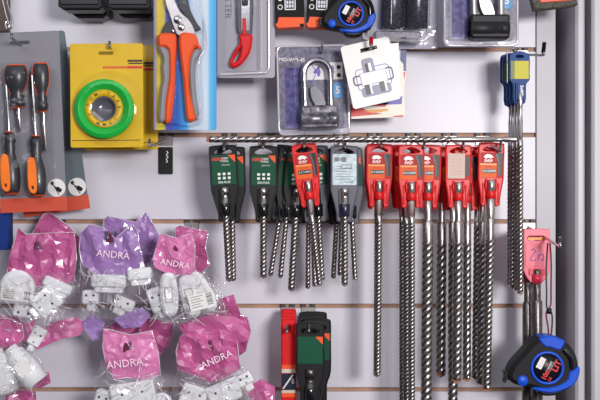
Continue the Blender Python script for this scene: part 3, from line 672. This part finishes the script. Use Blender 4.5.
# ------------------------------------------------------------ black/orange boxes
def orange_box(px, py, d, label, rot=0):
    o = thing('tool_box_pack', label, 'box', px, py, d, rot, 'black and orange boxes at the top')
    o.name = 'small_box'
    b = MB('matte_black').box(-14.5, -50, -18, 14.5, -9, 0, 1, 0.5); b.use('white').plate(rrect(-5, -32, 6, -17, 0.8), 0, 0.3, 0, [rrect(-4, -31, 5, -18, 0.5)])
    for i in range(3):
        for j in range(3): b.use('print_grey').box(-3.3+i*2.7, -30+j*3.8, 0, -1.3+i*2.7, -27+j*3.8, 0.3)
    b.use('white').plate(ell(-9.5, -20, 2.6, n=16), 0, 0.3, 0, [ell(-9.5, -20, 1.8, n=16)]).plate(ell(-9.5, -28, 2.0, n=16), 0, 0.3); b.build('carton', o)
    b = MB('orange').plate([(-14.5, -9), (-11, -10), (14.5, -9.5), (14.5, 0), (-12, 1), (-14.5, -2)], -17, 0.6, 0.4)
    b.use('matte_black').add([(-14.5, -9, .8), (-11, -10, .8), (-12.5, -4, .8), (-14.5, -3, .8)], [(0, 1, 2, 3)]); b.box(10, -3, 0.6, 14, 0, 0.9); b.build('base_band', o)
orange_box(290, 27, 64, 'left one of the two black and orange boxes', -1)
orange_box(320.5, 27, 64, 'right one of the two black and orange boxes', 2)
o = thing('small_box', 'black and orange box edge at the left between cutter pack and boxes', 'box', 271, 12, 20); 
b = MB('black').box(-3, -40, -10, 3, 0, 0, 1); b.build('carton', o)
# black boxes top left
def black_case(px, py, d, label, W, H=30):
    o = thing('black_case', label, 'case', px, py, d, 0, 'black plastic cases at the top left')
    MB('black').plate([(-W, -H), (W, -H), (W, -3), (W-3, 0), (-W+7, 0), (-W, -4)], -20, 0, 1.2).build('shell', o)
    MB('black_gloss').box(-W+2, -H, 0, W-3, -5, 1.2, 1.5, 0.8).build('lid', o)
    MB('dark_grey').tube([(-W+6, -1.6, 1), (W-2, -1.6, 1)], 0.8, 6).build('latch_bar', o)
    return o
black_case(80, 10, 66, 'front black case at the top left', 22)
black_case(128.5, 10, 66, 'front black case above the yellow tape card', 22)
black_case(89, 18, 36, 'rear black case lower edge behind the left front case', 17)
black_case(135, 18, 36, 'rear black case lower edge behind the right front case', 17)
black_case(105, 17.5, 14, 'black case glimpsed in the gap between the two front cases', 6)

# ------------------------------------------------------------ padlock blisters
def padlock_pack(px, py, d, rot, label, lock='lock_grey', s=1.0, silver=True):
    o = thing('padlock_pack', label, 'padlock', px, py, d, rot, 'padlocks in clear blister packs', s)
    H0 = 0 if silver else -70
    b = MB('print_black').plate(rrect(-34, H0+2, 34, 84, 4), -0.6, 0.3, 0.2)
    b.use('print_purple').box(-28, 22, 0.3, -12, 82, 0.6); b.use('print_grey').box(-8, 18, 0.3, 30, 35, 0.6)
    b.use('white').box(-8, 18, 0.3, 30, 35, 1.0); b.use('purple_ink').plate(ell(-6, 28, 9, 10, 24), 0.6, 1.2, 0, [ell(-6, 28, 8.2, 9.2, 24)]); b.text('4', 4.5, 27, 13, 1.4, 0, 0.05).text('3', 18.6, 26.5, 13, 1.4, 0, 0.05)
    b.use('black').plate(ell(26, 23, 2.2, n=14), 0.3, 1.3).plate(ell(26, 31, 2.2, n=14), 0.3, 1.3)
    b.use('white').text('MO-WM-45', -20.5, 14.5, 5.2, 0.8, 3, 0.02)
    b.use('blue_badge').box(20, 38, 0.3, 29.5, 54, 1.0, 3.5, 0.3); b.use('white').text('5', 24.8, 46, 10, 1.2, 0, 0.03); b.build('card', o)
    pk = 'chrome' if silver else 'shank'
    pts = [(-8.5, 64, 11), (-9, 40, 11)]+[(4+13*math.cos(math.radians(a)), 30-13*math.sin(math.radians(a)), 11) for a in range(180, -1, -18)]+[(17, 40, 11), (17, 64, 11)]
    b = MB(pk); b.tube(pts, 3.2, 12); b.build('shackle', o)
    b = MB(lock); b.box(-13, 62, 3, 24, 85, 19, 2.5, 2).lathe([(0, 2), (0, 8.6), (1, 9.2), (26, 9.2), (26.6, 8.4), (27.2, 9.2), (36, 9.2), (37, 8.2), (37, 2)], (-13, 75, 12), 'u', 24); b.build('lock_body', o)
    b = MB('chrome' if silver else 'shank'); b.plate(smooth([(-3, 44), (3, 42), (9, 50), (12, 62), (6, 66), (2, 62), (-2, 54)], 4), 6, 8, 0.4); b.build('key', o)
    b = MB('blister').plate(rrect(-18, 8, 29, 90, 11, 6), 0.6, 24, 4); b.plate(rrect(-31, 18, -18.5, 84, 3), 0.6, 7, 2); b.build('blister', o)
    b = MB('tray'); b.plate(rrect(-36, H0, 36, 90, 5), -1.6, -0.7, 0.3); b.build('backing', o)
    b = MB('bag_edge_glint'); b.tube([(x, y, 0.6) for x, y in rrect(-35, H0+1, 35, 89, 5)], 1.1, 6, closed=True); b.build('rim', o)
    return o
padlock_pack(312, 45, 52, -1.5, 'blister pack with a silver shackled grey padlock, below the tape measure')
padlock_pack(481, -47, 66, 0, 'blister pack with a black padlock body at the top right', 'lock_black', 1.04, False)

# ------------------------------------------------------------ roller blister
o = thing('socket_blister', 'clear tray holding two dark ribbed cylinders at the top', 'blister pack', 397, 0, 70, 1.5)
o.name = 'cylinder_blister'
b = MB('tray').plate(rrect(-34, -40, 32, 41, 4), -4, 0, 0.6); b.build('backing', o)
for cx in (-5, 19):
    MB('cylinder').lathe([(-36, 3), (-36, 10.5), (-34, 11.5), (29, 11.5), (30, 10.5), (30, 3)], (cx, 0, 8), 'v', 26).build('cylinder', o)
b = MB('chrome').tube([(-7, -36, 19.5), (-7, 28, 19.5)], 0.8, 6); b.build('highlight_line', o)  # bright line drawn as the highlight on the left cylinder
MB('print_black').plate(rrect(-22, 32, 25, 39, 3.4), 1, 6, 1).build('foot_bar', o)
MB('blue_dark').box(-16.5, -36, 1, -14, 30, 4, 0.5).build('blue_strip', o)
b = MB('blister').plate(rrect(-28, -40, 31, 40, 5), 0.6, 22, 3); b.build('blister', o)
b = MB('bag_edge_glint'); b.tube([(x, y, 0.6) for x, y in rrect(-33, -40, 31, 40, 4)], 1.1, 6, closed=True).tube([(-28, -38, 5), (-28, 36, 5)], 0.9, 6); b.build('rim', o)
o = thing('cylinder_blister', 'clear backing card behind the tray of dark cylinders', 'blister pack', 408, 0, 40, 0)
MB('tray').plate(rrect(-34, -40, 30, 49, 3), -1, 0, 0.2).build('backing', o)
MB('card_lav').plate(rrect(-32, -40, 24, 46, 3), -2, -1.1, 0.2).build('card', o)

# ------------------------------------------------------------ latch cards
o = thing('latch_card', 'white hanging card with a picture of a metal door latch', 'card', 367, 48, 78, -13)
b = MB('white').plate([(-26, -5), (-24, -7), (20, -7), (23.5, -5), (24, 1), (32, 2), (22, 55), (20, 57), (-25, 57), (-27, 55)], -0.8, 0.4, 0.2, [rrect(-7, -0.5, 10, 3, 1)])
b.use('dark_ink').box(-7.5, 2.5, 0.3, 6, 3.4, 0.7); b.at(-8, -2, 0)
b.use('picture_grey').plate(rrect(-1, 12, 11, 30, 3), 0.4, 0.7).plate(rrect(-7, 40, 23, 50, 3), 0.4, 0.7)
b.use('purple_ink').plate(rrect(-9.5, 21, 25, 43, 4), 0.4, 0.6, 0, [rrect(-8.8, 21.7, 24.3, 42.3, 3.4)])
b.use('navy').box(2, 17, 0.6, 5, 27, 0.9).box(-3, 38, 0.6, 2, 48, 0.9).box(12, 38, 0.6, 17, 48, 0.9)
b.use('white').box(5, 17, 0.6, 8, 27, 0.9).box(2, 38, 0.7, 4, 48, 0.95).box(17, 38, 0.7, 19, 48, 0.95)
b.use('grey_plastic').plate(rrect(-13, 27, -4, 37, 3), 0.5, 0.8, 0, [rrect(-11.6, 28.4, -4, 35.6, 2)]).plate(rrect(20, 25, 28, 38, 3), 0.5, 0.8, 0, [rrect(20, 26.4, 26.8, 36.6, 2)])
b.use('white').box(-5, 26, 0.6, 21, 38, 1.0); b.use('purple_ink').plate([(-5.4, 25.6), (21.4, 25.6), (21.4, 38.4), (-5.4, 38.4)], 0.6, 0.9, 0, [[(-5, 26), (21, 26), (21, 38), (-5, 38)]])
b.build('card', o)
o = thing('printed_card', 'white and red printed card corner under the white latch card', 'card', 376, 85, 44, -2)
b = MB('ivory').plate([(-26, -25), (24, -25), (28, -20), (28, 30), (26, 33), (-26, 33)], -0.7, 0.3, 0.1)
b.use('red_ink').add([(-26, 18, .5), (-4, 27, .5), (6, 29, .5), (-26, 31, .5)], [(0, 1, 2, 3)]).add([(16, 31.5, .5), (26, 31, .5), (26, 33, .5), (16, 32.6, .5)], [(0, 1, 2, 3)])
b.use('purple_ink').add([(0, 17, .5), (26, 12, .5), (25, 20, .5), (2, 20, .5)], [(0, 1, 2, 3)]); b.use('ochre').add([(-14, 25, .6), (10, 24, .6), (12, 26, .6), (-4, 28, .6)], [(0, 1, 2, 3)]); b.use('red_ink').add([(-16, 20, .5), (12, 18, .5), (8, 22, .5)], [(0, 1, 2)])
b.build('card', o)
o = thing('printed_card', 'blue and red striped card edge right of the white latch card', 'card', 398, 70, 34, 1)
b = MB('white').plate([(-20, -20), (8, -20), (8, 5), (4, 40), (-20, 40)], -0.7, 0.3, 0.1); b.use('blue_dark').box(2, -20, 0.3, 8, 1, 0.5); b.use('red_ink').add([(2, 2, .5), (7.6, 2, .5), (5, 15, .5)], [(0, 1, 2)]); b.build('card', o)

# ------------------------------------------------------------ top right pouch, top-left items, left blue item
o = thing('speckled_pouch', 'dark speckled pouch with an orange window at the top right edge', 'pouch', 556, 8, 60, -4)
MB('speckled').plate(smooth([(-23, -30), (20, -30), (21, -6), (20, -1), (0, 0.5), (-20, 1), (-23, -2)], 3), -6, 2, 1.5).build('body', o)
MB('pouch_orange').plate(rrect(-16, -30, 17, -6, 2), 1.5, 3, 0.6).build('window', o)
o = thing('wooden_board', 'brown board end at the top left corner above the screwdriver card', 'board', 0, 0, 20, 0)
MB('brown_wood').box(-20, -40, -12, 7, 31, 0, 1, 0.6).build('board', o)
o = thing('wire_clip', 'pair of bent shiny wires at the top left corner', 'wire', 6, 10, 96)
b = MB('chrome'); b.tube(smooth([(-6, -30, 0), (-3, -8, 0), (1, 8, 0), (3, 15, 0), (1.5, 19, 0), (-0.5, 15, 0), (0, 11, 0)], 5, False), 0.9, 8); b.build('wire', o)
b = MB('galv'); b.tube(smooth([(3, -30, 0), (1, -10, 0), (5, 6, 0), (6.2, 12, 0), (5.5, 18, 0), (3, 16, -1)], 5, False), 0.9, 8); b.build('wire', o)
o = thing('blue_case', 'dark blue plastic case at the left edge above the pink bags', 'case', 0, 229, 50)
MB('blue_dark').box(-20, -21, -14, 9, 21, 0, 2, 1).build('shell', o)

# ------------------------------------------------------------ bottom red strip pack and green packs
def strip_pack(px, py, d, label, full):
    o = thing('drill_bit_pack', label, 'drill bit', px, py, d, 0, 'narrow red packs on the lower hook')
    b = MB('red').plate(rrect(-7.5, 0, 7.5, 110, 2), -2.2, 2.2, 1.4, [ell(0, 10, 2, 3.4, 14)] if full else ())
    b.build('sleeve', o)
    if full:
        b = MB('orange').box(-6.8, 46, 2.1, 6.8, 50, 2.5).box(-6.8, 74, 2.1, 6.8, 78, 2.5); b.use('label_cream').box(-6.8, 50, 2.1, 6.8, 54, 2.5).box(-6.8, 71, 2.1, 6.8, 74, 2.5)
        b.use('navy').box(-6.8, 54.5, 2.1, 6.8, 71, 2.5); b.use('white').text('ЗУБР', 0, 52, 3.4, 2.7)
        b.at(-0.5, 62.5, 2.5, -55).box(-8.5, -0.7, 0, 8.5, 0.7, 0.3); b.tr = None; b.text('SDS', 4.5, 62, 3.2, 2.8, -90); b.build('label', o)
for k in range(4): strip_pack(288.6-0.0*k, 309+k*3.2, 28+k*9, ['rearmost narrow red pack on the lower hook', 'narrow red pack second from the back', 'narrow red pack just behind the front one', 'front narrow red pack with dark picture label at the bottom'][k], k == 3)
def big_green(px, py, d, label, rot=0, m='dark_grey'):
    o = thing('drill_bit_pack', label, 'drill bit', px, py, d, rot, 'dark holders with plain green labels at the bottom')
    body = smooth([(-11, 0), (11, 0), (14, 5), (14, 20), (14, 52), (10, 66), (8.5, 90), (-8.5, 90), (-10, 66), (-14, 52), (-14, 20), (-14, 5)], 3)
    b = MB(m).plate(body, -1.8, 0.9, 0.6, [rrect(-9, 6.5, 9, 10.5, 1.9)]); b.tube([(x, y, 0.9) for x, y in inset(body, 0.9)], 0.7, 6, closed=True); b.build('holder', o)
    b = MB('green_label').box(-12.5, 14, 0.7, 12.5, 41, 1.1); b.use('orange').add([(5, 14.1, 1.3), (12.5, 14.1, 1.3), (12.5, 22, 1.3)], [(0, 1, 2)]); b.build('label', o)
    MB('black_gloss').lathe([(0, 3), (0, 5.4), (0.5, 5.8), (18, 5.4), (18, 3)], (0, 64, 3), 'v', 18).build('clip', o)
    b = MB('steel_dark'); b.lathe([(0, 3.5), (0.5, 4.4), (8, 4.4), (8, 3.4), (14, 3.4), (14, 4.4), (40, 4.4), (40, 1)], (0, 46, 3.6), 'v', 16); b.build('drill_bit', o)
big_green(313, 312, 36, 'rearmost green labelled holder at the bottom, its top rim showing')
big_green(317, 319, 50, 'green labelled holder at the bottom offset to the right of the front one', 0)
big_green(312, 315, 43, 'green labelled holder at the bottom, second from the back')
big_green(310.3, 322.5, 74, 'front green labelled holder at the bottom beside the narrow red pack')

# ------------------------------------------------------------ socket bags
def socket_ring(b, cu, cv, cw, ang, r=13):
    b.at(cu, cv, cw, ang); b.use('white_glossy').lathe([(0, r-2), (0, r), (6, r), (7, r-1), (7, r-3), (2, r-3.4), (2, 0.01)], (0, 0, 0), 'w', 26)
    b.box(-4, -r+3, 2, 4, r-3, 6, 1, 0.6); b.use('black').plate(ell(-2, 0, 1, n=8), 6, 6.2).plate(ell(2, 4, 1, n=8), 6, 6.2)
def socket_block(b, cu, cv, cw, ang, wu=14, wv=11, h=12):
    b.at(cu, cv, cw, ang); b.use('white_glossy').box(-wu, -wv, 0, wu, wv, h, 2.5, 1.5).box(-wu*0.5, wv-1, 2, wu*0.5, wv+7, h-3, 1.5, 1)
    b.use('black').plate(ell(-wu*0.45, -wv*0.3, 1.2, n=10), h, h+.2).plate(ell(wu*0.45, -wv*0.3, 1.2, n=10), h, h+.2).plate(ell(0, wv*0.6, 0.8, n=10), h, h+.2)
def plug_round(b, cu, cv, cw, ang, r=15):
    b.at(cu, cv, cw, ang); b.use('white_glossy').plate(ell(0, 0, r, r, 24, 180, 360)+[(r, 9), (r-2, 16), (-r+2, 16), (-r, 9)], 0, 14, 2.5); b.use('print_grey')
    b.use('white').box(-r+3, 2, 14, r-3, 13, 14.4); b.use('grey_ink')
    for k in range(7): b.box(r-8.5+k*0.9*1, 3, 14.4, r-8.1+k*0.9+(k % 3)*0.15, 11, 14.6)
    for k in range(4): b.box(-r+4, 4+k*2.2, 14.4, -1, 4.5+k*2.2, 14.6)
def puck(b, cu, cv, cw, ang, W=16, H=15):
    b.at(cu, cv, cw, ang); b.use('white_glossy').box(-W, -H/2, 0, W, H*0.25, 16, 3, 2).box(-W*0.82, H*0.2, 1, W*0.82, H*0.55, 14, 2, 1).box(-W*0.1, -H*0.3, 15.8, W*0.75, H*0.15, 17, 1, 0.5)
    for q in (-0.3, 0.3): b.use('galv').tube([(W*q, H*0.5, 8), (W*q, H*1.15, 8)], 1.5, 8)
def rocker(b, cu, cv, cw, ang):
    b.at(cu, cv, cw, ang); b.use('white_glossy').plate(smooth([(-5, -20), (5, -20), (8.5, -8), (8.5, 8), (5, 20), (-5, 20), (-8.5, 8), (-8.5, -8)], 4), 0, 10, 3)
    b.use('grip_grey').plate(rrect(-4, -8, 4, 8, 1), 9.6, 10.2, 0, [rrect(-3.5, -7, 3.5, 7.5, 1)]); b.use('white').box(-3.4, -7, 9.6, 3.4, 7, 10.8, 1, 0.3)
def conduit(b, cu, cv, cw, ang, L=46, r=12):
    b.at(cu, cv, cw, ang); b.use('white_glossy').lathe([(0, 3), (0.5, r*0.55), (6, r*0.6), (7, r*0.8), (L*0.5, r*0.95), (L*0.52, r), (L, r*1.05), (L+0.5, r*0.7), (L-2, 1)], (0, -L/2, r), 'v', 26)
    b.use('white').box(-r*0.5, -4, 2*r-1.2, r*0.6, 10, 2*r+0.1, 1)
BG = 'clear bags of white electrical fittings with coloured headers'
def socket_bag(px, py, d, rot, label, head, body, contents, film_, seed, foot=None, amp=4.6, word=None, hook_hole=None, group=BG, footmat=None):
    o = thing('socket_bag', label, 'bag', px, py, d, rot, group)
    b = MB(film_).crumple(head, 170, amp, seed, 3, 8)
    e = b.last_edge
    b.crumple(inset(head, 1.2), 12, 1.0, seed+1, 0, 0)
    if word:
        b.use('pale_print'); s, u, v, sz, an = word; b.text(s, u, v, sz, 8+amp+3.5, an, 0.0)
    hd = b.build('header', o)
    b = MB('bag_edge_glint').tube([(x, y, z+7.5+math.sin(i*1.7)*1.2) for i, (x, y, z) in enumerate([(p[0], p[1], 0) for p in e])], 0.55, 5, closed=True); b.build('header_seam', hd)
    if hook_hole:
        MB('magenta_dark').plate(smooth([(hook_hole[0]-3.4, hook_hole[1]+3), (hook_hole[0]-1, hook_hole[1]-5), (hook_hole[0]+1.5, hook_hole[1]-3), (hook_hole[0]+4, hook_hole[1]+3.5), (hook_hole[0], hook_hole[1]+5)], 4), 11.5, 12.6, 0.2).build('hang_hole', hd)
    for fn, *a in contents:
        b = MB('white_glossy'); fn(b, *a); b.tr = None; b.build('electrical_fitting', o)
    if body:
        b = MB('bag').crumple(body, 200, 3.4, seed+2, 22, 6, jit=0.35); ed = b.last_edge
        b.crumple(inset(body, 1), 10, 0.5, seed+3, 0, 0); b.tube([(x, y, 4+math.sin(i*2.1)*1.2) for i, (x, y, z) in enumerate(ed)], 0.5, 5, closed=True)
        rn = random.Random(seed+9); us = [p[0] for p in body]; vs_ = [p[1] for p in body]
        b.use('bag_edge_glint')  # pale streaks below are drawn as glints on the crinkled film
        for k in range(40):
            cx = rn.uniform(min(us)*0.8, max(us)*0.8); cy = rn.uniform(min(vs_)+6, max(vs_)-6); a = rn.uniform(0, 3.14); L = rn.uniform(3, 9)
            c_ = [(cx-L*math.cos(a), cy-L*math.sin(a), 25), (cx+rn.uniform(-2, 2), cy+rn.uniform(-2, 2), 28), (cx+L*math.cos(a), cy+L*math.sin(a), 25)]
            b.tube(smooth(c_, 4, False), [0.1]+[0.35]*7+[0.1], 5)
        b.build('clear_bag', o)
    if foot:
        for i, f in enumerate(foot): MB(footmat or film_).crumple(f, 40, 3.0, seed+5+i, 2, 4+3*i).build('printed_foot', o)
    return o
# rear bags
socket_bag(47, 212, 30, 0, 'rear pink bag corner standing up behind the left pink bag', [(-14, 24), (-2, 2), (4, 0), (24, 14), (38, 30), (30, 46), (-18, 46)], None, [], 'pink_film', 11)
socket_bag(137, 212, 30, 0, 'rear violet bag corner standing up behind the violet bag', [(-32, 8), (-28, 4), (0, 10), (10, 0), (24, 24), (28, 42), (10, 56), (-30, 50)], None, [], 'violet_film', 12)
socket_bag(190, 226, 34, 0, 'rear pink bag behind the middle pink bag, right side showing', [(-14, 2), (-10, -1), (6, 3), (19, 5), (16, 22), (21, 38), (8, 50), (-12, 44)], [(-10, 44), (14, 44), (30, 66), (46, 90), (36, 98), (-8, 96)], [(rocker, 10, 62, 0, -20)], 'pink_film', 13, foot=[[(30, 72), (44, 68), (52, 90), (38, 96), (30, 86)]])
socket_bag(232, 310, 30, 0, 'rear pink bag behind the lower right bag, ragged right edge showing', [(-40, 12), (-20, 0), (2, 2), (16, 6), (19, 20), (14, 40), (0, 50), (-36, 40)], None, [], 'pink_film', 14)
socket_bag(135, 316, 30, 0, 'rear pink bag top behind the lower middle bag', [(-28, 10), (-8, 0), (22, 2), (40, 6), (36, 26), (20, 44), (-26, 40)], None, [], 'pink_film', 15)
socket_bag(12, 318, 34, 0, 'rear pink bag header above the lower left bag', [(-24, -6), (6, -2), (14, 4), (16, 20), (6, 32), (-24, 34)], None, [], 'pink_film', 16)
# B1
socket_bag(42, 226, 62, 0, 'upper left pink bag with a barcoded round plug and white sockets',
    [(-21, 2), (-14, 8), (8, 7), (34, 6), (36, 30), (34, 54), (18, 60), (-4, 60), (-14, 46), (-34, 62), (-32, 40), (-27, 20)],
    [(-34, 50), (-10, 44), (30, 46), (38, 60), (38, 92), (30, 106), (0, 110), (-30, 106), (-42, 90), (-40, 66)],
    [(plug_round, -21, 60, 3, 6, 17), (socket_block, 9, 74, 8, 48, 12, 13, 13), (socket_block, -16, 84, 1, 190, 11, 7, 8), (puck, 18, 60, 0, 24, 15, 14)], 'pink_film', 21,
    foot=[[(-42, 96), (-20, 98), (-4, 92), (-12, 112), (-30, 122), (-42, 118)], [(-10, 116), (10, 96), (34, 90), (46, 96), (40, 108), (20, 112), (-2, 122)]], hook_hole=(-2, 20))
# B2
socket_bag(120, 222, 66, 0, 'violet headed bag with white ring sockets in the middle',
    [(-38, 12), (-28, 2), (-14, 6), (-4, 16), (14, 2), (18, 8), (22, 30), (26, 44), (6, 54), (-24, 52), (-36, 42), (-39, 28)],
    [(-38, 40), (-20, 46), (18, 46), (36, 38), (42, 56), (40, 84), (20, 96), (-14, 98), (-34, 92), (-40, 66)],
    [(puck, -8, 60, 5, 2, 17, 17), (socket_block, -27, 74, 3, 0, 8, 7, 12), (puck, 23, 53, 5, -7, 12, 16), (socket_block, 4, 80, 1, 24, 12, 6, 10)], 'violet_film', 22,
    foot=[[(-38, 102), (-28, 90), (-14, 100), (-20, 116), (-27, 118)], [(-6, 96), (14, 88), (24, 84), (32, 92), (22, 104), (4, 106)]], word=('ANDRA', -4, 32, 9.5, 6), hook_hole=(-8, 15), footmat='violet_light')
# B3
socket_bag(178, 233, 78, 0, 'pink bag in the middle with white rocker switches and barcode',
    [(-18, 4), (-16, 0), (0, 5), (14, 0), (18, 12), (17, 40), (8, 42), (-4, 42), (-22, 34), (-24, 26)],
    [(-24, 36), (-6, 42), (16, 36), (32, 46), (44, 66), (52, 90), (38, 92), (10, 88), (-16, 90), (-26, 66)],
    [(rocker, -7, 60, 8, -4), (rocker, 13, 62, 4, -14), (rocker, 25, 58, 1, -30), (socket_block, -20, 66, 1, -20, 8, 12, 8)], 'pink_film_light', 23, word=('ANDRA', -1, 30, 8.5, 10), hook_hole=(-1, 17))
o = thing('barcode_sticker', 'white barcode sticker on the middle pink bag', 'sticker', 202, 301, 108, -14)
o.name = 'barcode_sticker'
b = MB('white').box(-13, -8, 0, 13, 8, 0.4, 1); b.use('grey_ink')
for k in range(5): b.box(-11, -6+k*2.6, 0.4, 2-(k*3) % 5, -5.4+k*2.6, 0.6)
for k in range(8): b.box(5, -7+k*1.6, 0.4, 11, -6.4+k*1.6+(k % 3)*0.25, 0.6)
b.build('sticker', o)
# B4
socket_bag(14, 338, 66, 0, 'lower left bag holding large white cylindrical fittings',
    [(-24, -22), (-2, -20), (10, -14), (12, -2), (4, 8), (-24, 10)],
    [(-24, 2), (6, 2), (20, 12), (36, 36), (30, 46), (14, 52), (-24, 62)],
    [(conduit, 14, 24, 4, -38, 44, 12), (conduit, -9, 30, 2, -14, 44, 12), (socket_block, 24, -2, 0, 30, 7, 10, 6)], 'pink_film', 24,
    foot=[[(14, 44), (26, 36), (36, 32), (38, 44), (26, 50)], [(-6, 56), (10, 50), (24, 52), (24, 70), (-6, 70)]])
# B5
socket_bag(131, 328, 84, -1, 'lower middle pink bag with white lettering above a white socket box',
    [(-26, -1), (-20, 0), (0, 6), (22, 2), (28, 24), (30, 46), (14, 50), (-4, 48), (-16, 50), (-24, 36), (-27, 18)],
    [(-28, 30), (-14, 48), (28, 42), (40, 70), (44, 92), (-40, 92), (-38, 70)],
    [(socket_block, 4, 66, 6, -8, 22, 15, 14), (socket_block, -28, 70, 2, 15, 8, 10, 10), (socket_ring, 30, 74, 1, 0, 10)], 'pink_film_light', 25, word=('ANDRA', -4, 33, 10.5, -6), hook_hole=(-3, 18), foot=None)
# B6
socket_bag(209, 328, 84, 0, 'lower right pink bag with white sockets and torn pink foot',
    [(-28, 8), (-18, 0), (0, 4), (22, -2), (28, 10), (32, 40), (20, 46), (2, 54), (-14, 46), (-30, 40), (-32, 22)],
    [(-30, 36), (-14, 44), (30, 34), (44, 52), (56, 70), (62, 92), (-36, 92), (-36, 60)],
    [(socket_block, 16, 62, 6, -24, 16, 11, 12), (socket_block, -14, 66, 4, 18, 13, 11, 12), (socket_block, 36, 50, 1, -30, 8, 6, 8)], 'pink_film', 26, word=('ANDRA', 9, 29, 9.5, -24), hook_hole=(2, 16),
    foot=[[(36, 60), (52, 50), (66, 58), (66, 72), (46, 78)], [(-30, -4), (0, -14), (26, -12), (40, -6), (40, 12), (30, 14), (-20, 12)]])
o = thing('wire_bracket', 'thin grey wire bracket bent down over the blue and yellow drill packs', 'bracket', 507, 49, 78)
MB('galv').tube(smooth([(14, 0, -70), (12, 0, -30), (11, 0, 0), (1, 0.3, 1), (0, 1.5, 1), (0, 12, 1), (0, 34, 1)], 3, False), 0.6, 6).build('wire', o)
MB('galv').lathe([(0, 1.3), (1, 1.1), (1.2, 0.1)], (0, 13, 1), 'w', 10).build('stud', o)
